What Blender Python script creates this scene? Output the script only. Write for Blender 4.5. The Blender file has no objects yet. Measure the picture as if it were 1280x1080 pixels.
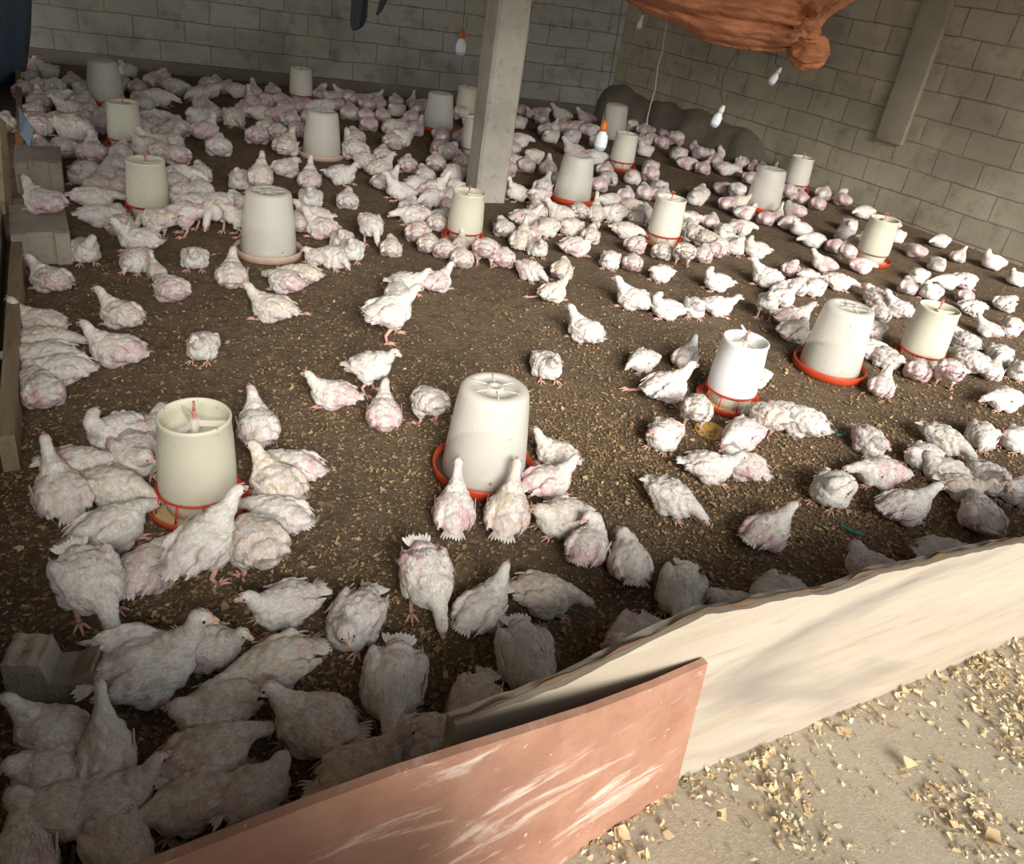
import bpy, bmesh, math, random
import numpy as np
from mathutils import Vector, Matrix, Euler, noise as mn

S = bpy.context.scene
COL = S.collection
rnd = random.Random(7)

# ------------------------------------------------------------------ camera, light, exposure
FPX, CX, CY = 1000.0, 640.0, 483.5          # focal length and optical centre of the photograph, in its pixels
PITCH, ROLL, CAM_H = math.radians(28.2), math.radians(9.2), 1.25
FWD = Vector((0, math.cos(PITCH), -math.sin(PITCH)))
R0 = Vector((1, 0, 0)); U0 = R0.cross(FWD)
RT = math.cos(ROLL) * R0 + math.sin(ROLL) * U0
UP = -math.sin(ROLL) * R0 + math.cos(ROLL) * U0
CAM = Vector((0, 0, CAM_H))

cd = bpy.data.cameras.new('camera'); cam = bpy.data.objects.new('camera', cd); COL.objects.link(cam)
cd.sensor_fit = 'HORIZONTAL'; cd.sensor_width = 36.0
cd.lens = 36.0 * FPX / 1280.0
cd.shift_x = (640 - CX) / 1280.0
cd.shift_y = -(540 - CY) / 1280.0
cd.clip_start = 0.05
m = Matrix((RT, UP, -FWD)).transposed().to_4x4(); m.translation = CAM
cam.matrix_world = m
S.camera = cam

S.view_settings.view_transform = 'Standard'
S.view_settings.look = 'None'
S.view_settings.gamma = 1.0
S.view_settings.use_curve_mapping = False
S.view_settings.exposure = 1.9

w = bpy.data.worlds.new('sky'); S.world = w; w.use_nodes = True
wn = w.node_tree.nodes; wl = w.node_tree.links
bg = wn['Background']
tc = wn.new('ShaderNodeTexCoord'); sp = wn.new('ShaderNodeSeparateXYZ'); cr = wn.new('ShaderNodeValToRGB')
wl.new(tc.outputs['Generated'], sp.inputs[0]); wl.new(sp.outputs['Z'], cr.inputs[0]); wl.new(cr.outputs[0], bg.inputs[0])
cr.color_ramp.elements[0].position = 0.0; cr.color_ramp.elements[0].color = (0.35, 0.30, 0.24, 1)
cr.color_ramp.elements[1].position = 0.05; cr.color_ramp.elements[1].color = (1.0, 1.0, 1.0, 1)
e = cr.color_ramp.elements.new(0.35); e.color = (0.62, 0.66, 0.70, 1)
e = cr.color_ramp.elements.new(0.8); e.color = (0.16, 0.18, 0.20, 1)
bg.inputs[1].default_value = 0.72

sl = bpy.data.lights.new('sun', 'SUN'); so = bpy.data.objects.new('sun', sl); COL.objects.link(so)
sl.energy = 1.65; sl.angle = math.radians(28); sl.color = (1.0, 0.965, 0.91)
so.rotation_euler = Vector((-0.30, 0.86, -0.50)).to_track_quat('-Z', 'Y').to_euler()

# ------------------------------------------------------------------ helpers
def ray(x, y):
    return FWD + RT * ((x - CX) / FPX) - UP * ((y - CY) / FPX)
def at(x, y, z=0.0):                          # where the sight line of a photo point meets the height z
    d = ray(x, y); t = (z - CAM_H) / d.z
    return CAM + d * t
def at_y(x, y, Y):                            # ... meets the vertical plane at depth Y
    d = ray(x, y); return CAM + d * (Y / d.y)
def px_per_m(P): return FPX / (Vector(P) - CAM).dot(FWD)
def to_px(P):
    d = Vector(P) - CAM; z = d.dot(FWD)
    return CX + FPX * d.dot(RT) / z, CY - FPX * d.dot(UP) / z

def tag(o, label=None, cat=None, group=None, kind=None):
    if label: o['label'] = label
    if cat: o['category'] = cat
    if group: o['group'] = group
    if kind: o['kind'] = kind
    return o
def link(name, me, mat=None, parent=None, loc=None, rot=None):
    o = bpy.data.objects.new(name, me); COL.objects.link(o)
    if mat and me and not me.materials: me.materials.append(mat)
    if parent: o.parent = parent
    if loc is not None: o.location = loc
    if rot is not None: o.rotation_euler = rot
    return o
def empty(name, loc, rz=0, rot=None):
    o = bpy.data.objects.new(name, None); COL.objects.link(o); o.location = loc
    o.rotation_euler = rot if rot else (0, 0, rz); o.empty_display_size = .1
    return o
def bm_mesh(bm, name='mesh', smooth=True):
    bmesh.ops.recalc_face_normals(bm, faces=bm.faces)
    me = bpy.data.meshes.new(name); bm.to_mesh(me); bm.free()
    if smooth: me.shade_smooth()
    return me
def add_ell(bm, c, r, rot=(0, 0, 0), sub=3):
    M = Matrix.Translation(c) @ Euler(rot).to_matrix().to_4x4() @ Matrix.Diagonal((*r, 1))
    return bmesh.ops.create_icosphere(bm, subdivisions=sub, radius=1, matrix=M)['verts']
def add_tube(bm, pts, rad, seg=8, cap=True):
    pts = [Vector(p) for p in pts]
    if not hasattr(rad, '__len__'): rad = [rad] * len(pts)
    rings = []; n = None
    for i, p in enumerate(pts):
        t = (pts[min(i + 1, len(pts) - 1)] - pts[max(i - 1, 0)]).normalized()
        if n is None: n = t.orthogonal().normalized()
        else: n = (n - t * n.dot(t)); n = n.normalized() if n.length > 1e-6 else t.orthogonal().normalized()
        b = t.cross(n)
        rings.append([bm.verts.new(p + (n * math.cos(a) + b * math.sin(a)) * rad[i]) for a in [2 * math.pi * k / seg for k in range(seg)]])
    for A, B in zip(rings, rings[1:]):
        for k in range(seg): bm.faces.new((A[k], A[(k + 1) % seg], B[(k + 1) % seg], B[k]))
    if cap: bm.faces.new(rings[0][::-1]); bm.faces.new(rings[-1])
def add_lathe(bm, prof, seg=48, closed=False):
    rings = [[bm.verts.new((r * math.cos(2 * math.pi * k / seg), r * math.sin(2 * math.pi * k / seg), z)) for k in range(seg)] for r, z in prof]
    prs = list(zip(rings, rings[1:]))
    if closed: prs.append((rings[-1], rings[0]))
    for A, B in prs:
        for k in range(seg): bm.faces.new((A[k], A[(k + 1) % seg], B[(k + 1) % seg], B[k]))
    return rings
def add_box(bm, c, s, rot=(0, 0, 0), bevel=0):
    M = Matrix.Translation(c) @ Euler(rot).to_matrix().to_4x4() @ Matrix.Diagonal((*s, 1))
    vs = bmesh.ops.create_cube(bm, size=1, matrix=M)['verts']
    if bevel:
        es = list({e for v in vs for e in v.link_edges})
        bmesh.ops.bevel(bm, geom=es, offset=bevel, segments=2, affect='EDGES', profile=.6)

# ------------------------------------------------------------------ materials
class NT:
    def __init__(s, name):
        s.m = bpy.data.materials.new(name); s.m.use_nodes = True
        s.n = s.m.node_tree.nodes; s.l = s.m.node_tree.links
        s.b = s.n['Principled BSDF']
    def new(s, t, **k):
        x = s.n.new('ShaderNode' + t)
        for a, b in k.items(): setattr(x, a, b)
        return x
    def inp(s, node, key, v):
        if isinstance(v, bpy.types.NodeSocket): s.l.new(v, node.inputs[key])
        else: node.inputs[key].default_value = v
    def coord(s, kind='Object', scale=(1, 1, 1), loc=(0, 0, 0)):
        t = s.new('TexCoord'); mp = s.new('Mapping'); s.l.new(t.outputs[kind], mp.inputs[0])
        mp.inputs['Scale'].default_value = scale; mp.inputs['Location'].default_value = loc
        return mp.outputs[0]
    def noise(s, vec, scale=5, detail=4, rough=.6, dist=0):
        x = s.new('TexNoise'); s.inp(x, 'Vector', vec); x.inputs['Scale'].default_value = scale
        x.inputs['Detail'].default_value = detail; x.inputs['Roughness'].default_value = rough; x.inputs['Distortion'].default_value = dist
        return x.outputs[0]
    def ramp(s, fac, stops):
        x = s.new('ValToRGB'); s.inp(x, 0, fac); el = x.color_ramp.elements
        while len(el) < len(stops): el.new(0.5)
        for e_, (p, c) in zip(el, stops):
            e_.position = p; e_.color = (*c, 1) if len(c) == 3 else c
        return x.outputs[0]
    def step(s, fac, a, b): return s.ramp(fac, [(a, (0, 0, 0)), (b, (1, 1, 1))])
    def mix(s, f, a, b, mode='MIX'):
        x = s.new('Mix', data_type='RGBA', blend_type=mode)
        s.inp(x, 0, f)
        for k, v in ((6, a), (7, b)):
            s.inp(x, k, v if isinstance(v, bpy.types.NodeSocket) else (*v, 1))
        return x.outputs[2]
    def math(s, op, a, b=0.0, clamp=False):
        x = s.new('Math', operation=op, use_clamp=clamp); s.inp(x, 0, a); s.inp(x, 1, b); return x.outputs[0]
    def bump(s, h, strength=.5, dist=.01, prev=None):
        x = s.new('Bump'); s.inp(x, 'Height', h); x.inputs['Strength'].default_value = strength; x.inputs['Distance'].default_value = dist
        if prev: s.l.new(prev, x.inputs['Normal'])
        return x.outputs[0]
    def done(s, col, rough=.8, normal=None, **k):
        s.inp(s.b, 'Base Color', col if isinstance(col, bpy.types.NodeSocket) else (*col, 1)); s.inp(s.b, 'Roughness', rough)
        if normal: s.l.new(normal, s.b.inputs['Normal'])
        for a, v in k.items(): s.inp(s.b, a.replace('_', ' '), v)
        return s.m
def srgb(r, g, b): return tuple(((c / 255) / 12.92 if c <= 10 else ((c / 255 + .055) / 1.055) ** 2.4) for c in (r, g, b))

def mat_plain(name, col, rough=.6, bump=0, scale=60, var=.15, **k):
    t = NT(name); v = t.coord()
    n = t.noise(v, scale, 5)
    c = t.mix(t.step(n, .3, .7), tuple(x * (1 - var) for x in col), tuple(min(1, x * (1 + var)) for x in col))
    return t.done(c, rough, t.bump(n, bump, .004) if bump else None, **k)

def mat_chicken():
    t = NT('broiler feathers and skin')
    v = t.coord(); oi = t.new('ObjectInfo')
    add = t.new('VectorMath', operation='ADD'); t.l.new(v, add.inputs[0])
    cb = t.new('CombineXYZ'); rn = t.math('MULTIPLY', oi.outputs['Random'], 17.0)
    for i in range(3): t.l.new(rn, cb.inputs[i])
    t.l.new(cb.outputs[0], add.inputs[1]); vo = add.outputs[0]
    at_ = t.new('Attribute', attribute_name='mask'); sm = t.new('SeparateColor'); t.l.new(at_.outputs['Color'], sm.inputs[0])
    so_ = t.new('SeparateColor'); t.l.new(oi.outputs['Color'], so_.inputs[0])
    big = t.noise(vo, 26, 3, .6); fine = t.noise(vo, 150, 4, .7); med = t.noise(vo, 60, 4, .6)
    st = t.new('Mapping'); t.l.new(vo, st.inputs[0]); st.inputs['Scale'].default_value = (50, 340, 200)
    quill = t.noise(st.outputs[0], 1, 4, .7, 1.0)
    white = t.mix(t.step(fine, .25, .6), srgb(216, 210, 202), srgb(240, 237, 230))
    yel = t.mix(fine, srgb(205, 178, 130), srgb(238, 222, 186))
    yf = t.math('MULTIPLY', t.math('MULTIPLY', t.step(med, .42, .62), sm.outputs[1]), so_.outputs[1])
    c = t.mix(yf, white, yel)
    c = t.mix(t.math('MULTIPLY', t.step(quill, .50, .36), .32), c, srgb(158, 148, 146))
    pf = t.math('MULTIPLY', t.step(t.math('ADD', sm.outputs[0], t.math('MULTIPLY', t.math('SUBTRACT', big, .5), 1.2)), .42, .62), so_.outputs[0])
    skin = t.mix(fine, srgb(200, 154, 160), srgb(224, 186, 190))
    c = t.mix(pf, c, skin)
    dirt = t.math('MULTIPLY', t.step(big, .52, .66), so_.outputs[2])
    c = t.mix(t.math('MULTIPLY', dirt, .55), c, srgb(150, 132, 112))
    leg = t.mix(fine, srgb(205, 152, 140), srgb(232, 188, 170))
    c = t.mix(sm.outputs[2], c, leg)
    h = t.math('ADD', t.math('MULTIPLY', quill, .7), med)
    return t.done(c, .85, t.bump(h, .45, .004), Subsurface_Weight=.0, Specular_IOR_Level=.2)

MC = mat_chicken()
M_beak = mat_plain('pale horn beak', srgb(228, 190, 160), .45, Specular_IOR_Level=.3)
M_comb = mat_plain('pink comb skin', srgb(218, 146, 138), .6)
M_eye = mat_plain('dark eye', (.012, .009, .008), .15)

def mat_floor():
    t = NT('trodden litter floor'); v = t.coord()
    n1 = t.noise(v, 1.3, 6, .65); n2 = t.noise(v, 14, 6, .7); n3 = t.noise(v, 90, 5, .7)
    c = t.mix(t.step(n1, .35, .65), srgb(112, 96, 78), srgb(138, 120, 98))
    c = t.mix(t.step(n2, .4, .68), c, srgb(98, 82, 66))
    vo = t.new('TexVoronoi'); t.l.new(t.mix(.08, v, t.noise(v, 30)), vo.inputs['Vector']); vo.inputs['Scale'].default_value = 75
    sc = t.new('SeparateColor'); t.l.new(vo.outputs['Color'], sc.inputs[0])
    chips = t.math('MULTIPLY', t.step(sc.outputs[0], .70, .9), t.step(n2, .35, .6))
    c = t.mix(t.math('MULTIPLY', chips, .65), c, t.mix(sc.outputs[1], srgb(146, 122, 90), srgb(190, 164, 126)))
    c = t.mix(t.math('MULTIPLY', t.step(n3, .62, .75), .5), c, srgb(152, 132, 104))
    h = t.math('ADD', t.math('MULTIPLY', n2, 1.2), t.math('ADD', n3, t.math('MULTIPLY', chips, .5)))
    return t.done(c, .95, t.bump(h, .9, .012), Specular_IOR_Level=.15)
def mat_yard():
    t = NT('dusty concrete yard'); v = t.coord()
    n1 = t.noise(v, 2, 5); n3 = t.noise(v, 120, 5, .75)
    c = t.mix(t.step(n1, .35, .65), srgb(150, 138, 118), srgb(172, 160, 140))
    c = t.mix(t.step(n3, .5, .68), c, srgb(176, 164, 140))
    return t.done(c, .95, t.bump(n3, .6, .005), Specular_IOR_Level=.15)
def mat_chip(a, b, name):
    t = NT(name)
    at_ = t.new('Attribute', attribute_name='tint'); sm = t.new('SeparateColor'); t.l.new(at_.outputs['Color'], sm.inputs[0])
    v = t.coord(); n = t.noise(v, 200, 3)
    c = t.ramp(sm.outputs[0], [(0, a), (.55, tuple((x + y) / 2 for x, y in zip(a, b))), (1, b)])
    c = t.mix(t.math('MULTIPLY', n, .3), c, tuple(x * .6 for x in a))
    return t.done(c, .9, None, Specular_IOR_Level=.15)

def mat_blocks(name, bw, bh, ox, oz, base1, base2, mortar, dark=.5, lineamt=1.0):
    t = NT(name); v = t.coord('Object', loc=(ox, 0, oz))
    sx = t.new('SeparateXYZ'); t.l.new(v, sx.inputs[0]); cb = t.new('CombineXYZ')
    wob = t.math('MULTIPLY', t.math('SUBTRACT', t.noise(v, 2.2, 3), .5), .035)
    t.l.new(t.math('ADD', sx.outputs[0], wob), cb.inputs[0]); t.l.new(t.math('ADD', sx.outputs[2], wob), cb.inputs[1])
    br = t.new('TexBrick'); t.l.new(cb.outputs[0], br.inputs['Vector'])
    br.offset = .5; br.inputs['Scale'].default_value = 1; br.inputs['Brick Width'].default_value = bw; br.inputs['Row Height'].default_value = bh
    br.inputs['Mortar Size'].default_value = .005; br.inputs['Mortar Smooth'].default_value = .4; br.inputs['Bias'].default_value = 0
    br.inputs['Color1'].default_value = (*base1, 1); br.inputs['Color2'].default_value = (*base2, 1); br.inputs['Mortar'].default_value = (*mortar, 1)
    n1 = t.noise(v, .9, 5, .6, .4); n2 = t.noise(v, 6, 6, .7); n3 = t.noise(v, 90, 5, .75)
    st = t.new('Mapping'); t.l.new(v, st.inputs[0]); st.inputs['Scale'].default_value = (1.2, 1, 9); n4 = t.noise(st.outputs[0], 1, 4, .6)
    blk = t.new('Mix', data_type='RGBA'); 
    mixc = t.mix(.5, br.outputs['Color'], tuple((a + b) / 2 for a, b in zip(base1, base2)))
    fade = t.step(t.noise(v, 3.0, 4), .36, .66)                 # joints partly smeared over
    c = t.mix(t.math('MULTIPLY', br.outputs['Fac'], t.math('MULTIPLY', fade, lineamt)), mixc, mortar)
    c = t.mix(t.math('MULTIPLY', t.step(n1, .45, .62), dark), c, srgb(84, 76, 66))
    c = t.mix(t.math('MULTIPLY', t.step(n4, .50, .66), .5), c, srgb(158, 148, 122))
    c = t.mix(t.math('MULTIPLY', t.step(n2, .52, .66), .5), c, srgb(98, 90, 76))
    c = t.mix(t.math('MULTIPLY', t.step(t.noise(v, 2.3, 6, .72, .8), .54, .64), .45), c, srgb(176, 162, 130))
    c = t.mix(t.math('MULTIPLY', t.step(n3, .48, .7), .45), c, srgb(160, 152, 134))
    h = t.math('SUBTRACT', t.math('ADD', t.math('MULTIPLY', n3, .6), t.math('MULTIPLY', n2, .9)), t.math('MULTIPLY', br.outputs['Fac'], 1.2))
    t.n.remove(blk)
    return t.done(c, .95, t.bump(h, .8, .008), Specular_IOR_Level=.15)
def mat_concrete(name, a, b, speck, spa=.5):
    t = NT(name); v = t.coord()
    n1 = t.noise(v, 3, 5); n2 = t.noise(v, 28, 6, .75); n3 = t.noise(v, 110, 4, .75)
    c = t.mix(t.step(n1, .35, .65), a, b); c = t.mix(t.math('MULTIPLY', t.step(n2, .56, .68), spa), c, speck)
    c = t.mix(t.math('MULTIPLY', t.step(n3, .5, .8), .25), c, srgb(205, 198, 182))
    return t.done(c, .95, t.bump(t.math('ADD', n2, t.math('MULTIPLY', n3, .4)), .8, .008), Specular_IOR_Level=.15)
def mat_wood(name, a, b, dark, axis=0, gs=1.0, rough=.75, stain=0, stc=(.1, .1, .1)):
    t = NT(name); sc = [14 * gs] * 3; sc[axis] = 1.1 * gs
    v = t.coord('Object', scale=tuple(sc)); v0 = t.coord()
    n = t.noise(v, 1.0, 6, .65, .8); f = t.noise(v, 5, 5, .7, .3)
    c = t.mix(t.step(n, .35, .66), a, b)
    c = t.mix(t.math('MULTIPLY', t.step(f, .55, .68), .45), c, dark)
    if stain:
        sc2 = [5 * gs] * 3; sc2[axis] = 1.0 * gs
        s_ = t.noise(t.coord('Object', scale=tuple(sc2)), 1, 4, .5, 1.0)
        c = t.mix(t.math('MULTIPLY', t.step(s_, .48, .62), stain), c, stc)
    return t.done(c, rough, t.bump(f, .35, .003), Specular_IOR_Level=.25)

M_floor, M_yard = mat_floor(), mat_yard()
M_chip_in = mat_chip(srgb(128, 100, 70), srgb(228, 198, 152), 'trodden wood shavings')
M_chip_out = mat_chip(srgb(186, 160, 118), srgb(244, 228, 194), 'fresh wood shavings')
M_post = mat_concrete('rough cast concrete', srgb(158, 152, 140), srgb(184, 178, 164), srgb(108, 98, 84))
M_block = mat_concrete('grey sandcrete block', srgb(146, 138, 122), srgb(172, 163, 146), srgb(98, 88, 72), .7)
M_plank = mat_wood('raw pale sawn timber', srgb(158, 145, 126), srgb(174, 163, 146), srgb(138, 122, 100), 0, .8, .8, .85, srgb(116, 106, 100))
M_bark = mat_wood('dark bark edge', srgb(64, 50, 38), srgb(110, 86, 62), srgb(36, 28, 20), 0, 3)
M_oldwood = mat_wood('weathered timber', srgb(140, 122, 98), srgb(168, 150, 122), srgb(92, 76, 58), 0, 1.2)
M_orange_wood = mat_wood('orange-brown timber', srgb(168, 118, 74), srgb(190, 142, 96), srgb(110, 74, 46), 2, 1.2)
M_hair = mat_plain('string', srgb(190, 184, 170), .8)
M_wire = mat_plain('dark cable', (.02, .02, .02), .6)
M_redwire = mat_plain('red plastic coated wire', srgb(196, 52, 30), .45, var=.1)
M_tray = mat_plain('orange red plastic', srgb(192, 70, 38), .45, var=.12, scale=25)
M_tray_p = mat_plain('dusty pale pink plastic', srgb(196, 168, 150), .6, var=.1, scale=25)
M_hook = mat_plain('faded red hanger', srgb(190, 112, 104), .5)
M_bulb = mat_plain('white bulb glass', srgb(226, 230, 232), .25, var=.03)
M_bulbbase = mat_plain('bluish diffuser', srgb(176, 190, 205), .35, var=.05)
M_holder = mat_plain('orange lamp holder', srgb(190, 104, 40), .5)
M_wholder = mat_plain('cream lamp holder', srgb(214, 206, 190), .5)
M_teal = mat_plain('teal plastic scrap', srgb(50, 140, 125), .4)
M_feed = mat_plain('feed meal', srgb(196, 170, 122), .95, .6, 200)

def mat_plastic(name, col, alpha=1.0, dirt=.35):
    t = NT(name); v = t.coord()
    n = t.noise(v, 9, 5, .6); sx = t.new('SeparateXYZ'); t.l.new(v, sx.inputs[0])
    low = t.math('ADD', t.math('MULTIPLY', sx.outputs[2], -3.2), t.math('ADD', t.math('MULTIPLY', n, .9), -.05))
    c = t.mix(t.math('MULTIPLY', t.step(low, .05, .45), dirt), col, srgb(186, 168, 132))
    sp_ = t.noise(v, 55, 3, .5)
    c = t.mix(t.math('MULTIPLY', t.step(sp_, .70, .73), .7), c, srgb(120, 104, 86))
    t.done(c, .38, t.bump(n, .08, .01), Specular_IOR_Level=.4, Subsurface_Weight=.15, Subsurface_Radius=(.03, .03, .03), Subsurface_Scale=.3)
    if alpha < 1: t.b.inputs['Alpha'].default_value = alpha
    return t.m
M_hopper = mat_plastic('milky white plastic', srgb(218, 214, 198))
M_hopper_y = mat_plastic('aged cream plastic', srgb(206, 202, 180), 1, .5)
M_hopper_w = mat_plastic('bright white plastic', srgb(232, 232, 230), 1, .2)
M_jar = mat_plastic('translucent milky jar', srgb(236, 231, 218), .6, .2)
M_inner = mat_plain('cream divider plastic', srgb(214, 208, 190), .5, var=.06)  # even cream plastic of dividers and feed cones
M_water = mat_plain('standing water', srgb(96, 100, 104), .3, var=.05)
M_dregs = mat_plain('brown water in dish', srgb(84, 66, 56), .12, var=.2, scale=20)

def mat_tarp():
    t = NT('orange woven tarpaulin'); v = t.coord(); n = t.noise(v, 7, 5, .65); f = t.noise(v, 160, 3)
    c = t.mix(t.step(n, .35, .7), srgb(160, 96, 60), srgb(190, 126, 86))
    c = t.mix(t.math('MULTIPLY', t.step(t.noise(v, 4, 6, .7, .5), .60, .68), .6), c, srgb(70, 48, 38))
    return t.done(c, .7, t.bump(t.math('ADD', t.noise(t.coord(scale=(1, 1, 4)), 5, 6, .65, 1.2), t.math('MULTIPLY', f, .2)), .9, .03))
def mat_sheet():
    t = NT('blue plastic sheeting'); v = t.coord(scale=(1, 1, .3)); n = t.noise(v, 3, 4)
    return t.done(t.mix(n, srgb(44, 66, 92), srgb(96, 124, 146)), .5, t.bump(n, .4, .02))
def mat_redboard():
    t = NT('red-brown painted board'); v = t.coord('Object', scale=(1.5, 1, 7)); v0 = t.coord()
    n = t.noise(v, 2.2, 6, .7, .6); n2 = t.noise(v0, 9, 5, .7); f = t.noise(v0, 60, 4, .7)
    c = t.mix(t.step(n2, .35, .68), srgb(146, 104, 84), srgb(168, 128, 106))
    c = t.mix(t.math('MULTIPLY', t.step(n, .56, .66), .8), c, srgb(216, 196, 180))
    c = t.mix(t.math('MULTIPLY', t.step(f, .66, .72), .7), c, srgb(226, 208, 190))
    return t.done(c, .7, t.bump(n, .25, .003), Specular_IOR_Level=.3)
M_tarp, M_sheet, M_red = mat_tarp(), mat_sheet(), mat_redboard()
M_black = mat_plain('blackish cloth', srgb(52, 58, 62), .9, .4, 40, .3)

# ------------------------------------------------------------------ structure
def quad_mesh(pts):
    bm = bmesh.new(); bm.faces.new([bm.verts.new(p) for p in pts]); return bm_mesh(bm, smooth=False)

BL, BR_ = at(10, 73), at(868, 158)                 # back wall foot
RR, RM = at(1280, 334), at(1065, 257)              # right wall foot
# corner of the two walls
def isect(a, b, c, d):
    x1, y1, x2, y2 = a.x, a.y, b.x, b.y; x3, y3, x4, y4 = c.x, c.y, d.x, d.y
    D = (x1 - x2) * (y3 - y4) - (y1 - y2) * (x3 - x4)
    A = x1 * y2 - y1 * x2; B = x3 * y4 - y3 * x4
    return Vector(((A * (x3 - x4) - (x1 - x2) * B) / D, (A * (y3 - y4) - (y1 - y2) * B) / D, 0))
CORNER = isect(BL, BR_, RR, RM)
bdir = (BR_ - BL).normalized(); rdir = (RR - RM).normalized()

# plank and yard line
PA, PB = at(870, 967), at(1280, 797)               # foot of the pale plank, outer face
pdir = (PB - PA).normalized(); pout = Vector((pdir.y, -pdir.x, 0))

def wall(name, a, dir_, length, h, mat, th=.15, start=0.0):
    ang = math.atan2(dir_.y, dir_.x)
    bm = bmesh.new(); add_box(bm, (start + length / 2, th / 2, h / 2), (length, th, h))
    me = bm_mesh(bm, smooth=False)
    o = link(name, me, mat, loc=a, rot=(0, 0, ang)); o['kind'] = 'structure'; return o
def wall_uz(px, py, a, dr):
    P = on_wall(px, py, a, dr); return (P - a).dot(dr), P.z
def on_wall(px, py, a, dir_, off=0.0):                # sight line meets a wall's face
    nrm = Vector((-dir_.y, dir_.x, 0)); d = ray(px, py)
    t = (a - nrm * off - CAM).dot(nrm) / d.dot(nrm); return CAM + d * t
BW, BH = .385, .170
bu, bz = wall_uz(201, 78, BL - bdir * 1.2, bdir); bu2, bz2 = wall_uz(201, 51, BL - bdir * 1.2, bdir); BH = bz2 - bz
BW = wall_uz(264, 85, BL - bdir * 1.2, bdir)[0] - bu
RW_, RH_ = .36, .155
ru, rz_ = wall_uz(1139, 280, CORNER, rdir); ru1, rz1 = wall_uz(1150, 250, CORNER, rdir); RH_ = rz1 - rz_
RW_ = wall_uz(1193, 296, CORNER, rdir)[0] - ru
print('BLOCKS', BW, BH, RW_, RH_)
M_wb = mat_blocks('back wall sandcrete blocks', BW, BH, -bu + 20.5 * BW, -bz + 20 * BH, srgb(160, 160, 152), srgb(182, 180, 168), srgb(112, 105, 92), .5, .6)
M_wr = mat_blocks('right wall sandcrete blocks', RW_, RH_, -ru + 20.5 * RW_, -rz_ + 20 * RH_, srgb(152, 145, 126), srgb(180, 170, 148), srgb(108, 98, 82), .45, .6)
LW = (CORNER - BL).length
wall('wall_back', BL - bdir * 1.2, bdir, LW + 1.2, 2.0, M_wb)
RL = 6.6
wall('wall_right', CORNER, rdir, RL, 2.0, M_wr)

bm = bmesh.new(); add_box(bm, (0, 5.5, -.05), (16, 16, .1)); o = link('floor', bm_mesh(bm, smooth=False), M_floor); o['kind'] = 'structure'
# yard outside the plank, a thin screed on top of the floor
base = PA - pdir * 3
ys = [base - pout * .005, base + pdir * 9 - pout * .005, base + pdir * 9 + pout * 5, base + pout * 5]
bm = bmesh.new(); lo = [bm.verts.new((p.x, p.y, 0)) for p in ys]; hi = [bm.verts.new((p.x, p.y, .004)) for p in ys]
bm.faces.new(hi); bm.faces.new(lo[::-1])
for k in range(4): bm.faces.new((lo[k], lo[(k + 1) % 4], hi[(k + 1) % 4], hi[k]))
o = link('yard_floor', bm_mesh(bm, smooth=False), M_yard); o['kind'] = 'structure'

# pilaster on the right wall
P1 = on_wall(1112, 178, CORNER, rdir); u1 = (P1 - CORNER).dot(rdir)
ang = math.atan2(rdir.y, rdir.x)
bm = bmesh.new(); add_box(bm, (0, 0, (2.0 + P1.z) / 2), (.20, .07, 2.0 - P1.z), bevel=.008)
o = link('trim_1', bm_mesh(bm), mat_concrete('pilaster render', srgb(136, 128, 110), srgb(156, 148, 128), srgb(100, 90, 74), .5), loc=CORNER + rdir * u1 + Vector((0, 0, 0)), rot=(0, 0, ang)); o['kind'] = 'structure'

# rough cement toe at the wall corner
bm = bmesh.new(); n_ = 40
L_ = (on_wall(958, 214, CORNER, rdir) - CORNER).dot(rdir)
rows = []
for i in range(n_ + 1):
    u = -.1 + (L_ + .15) * i / n_; k = min(1, max(0, (n_ - i) / 6)) ** .6
    hh = (.30 + .06 * mn.noise(Vector((u * 3, 0, 0)))) * k; dd = (.16 + .07 * mn.noise(Vector((u * 4, 5, 0)))) * k
    r_ = []
    for j in range(7):
        f = j / 6 * math.pi / 2
        q = .03 * mn.noise(Vector((u * 8, j, 3)))
        r_.append(bm.verts.new((u, -(dd + q) * math.cos(f) + .01, (hh + q) * math.sin(f))))
    rows.append(r_)
for A, B in zip(rows, rows[1:]):
    for j in range(6): bm.faces.new((A[j], A[j + 1], B[j + 1], B[j]))
o = link('trim_2', bm_mesh(bm), mat_concrete('rough cement toe', srgb(96, 88, 76), srgb(116, 106, 92), srgb(70, 62, 52)), loc=CORNER, rot=(0, 0, ang)); o['kind'] = 'structure'
# cement footing along the back wall
bm = bmesh.new(); add_box(bm, (LW / 2, -.0, .05), (LW + 2, .05, .1), bevel=.012)
o = link('trim_3', bm_mesh(bm), mat_concrete('wall footing', srgb(112, 104, 90), srgb(128, 120, 104), srgb(84, 76, 62)), loc=BL, rot=(0, 0, math.atan2(bdir.y, bdir.x))); o['kind'] = 'structure'

# roof of corrugated sheet over the pen, its front eave above the plank
bm = bmesh.new(); ev = base + pdir * 3.0
nx, zz = 160, 2.55
A_ = []; B_ = []
for i in range(nx + 1):
    p = base - pdir * 4 + pdir * 14 * i / nx; wv = .02 * math.sin(i * 2.2)
    A_.append(bm.verts.new((p.x + pout.x * .6, p.y + pout.y * .6, 2.30 + wv)))
    q = p - pout * 13; B_.append(bm.verts.new((q.x, q.y, 3.1 + wv)))
for i in range(nx): bm.faces.new((A_[i], A_[i + 1], B_[i + 1], B_[i]))
o = link('ceiling', bm_mesh(bm), mat_plain('rusty roofing sheet', srgb(120, 104, 90), .6)); o['kind'] = 'structure'

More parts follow.
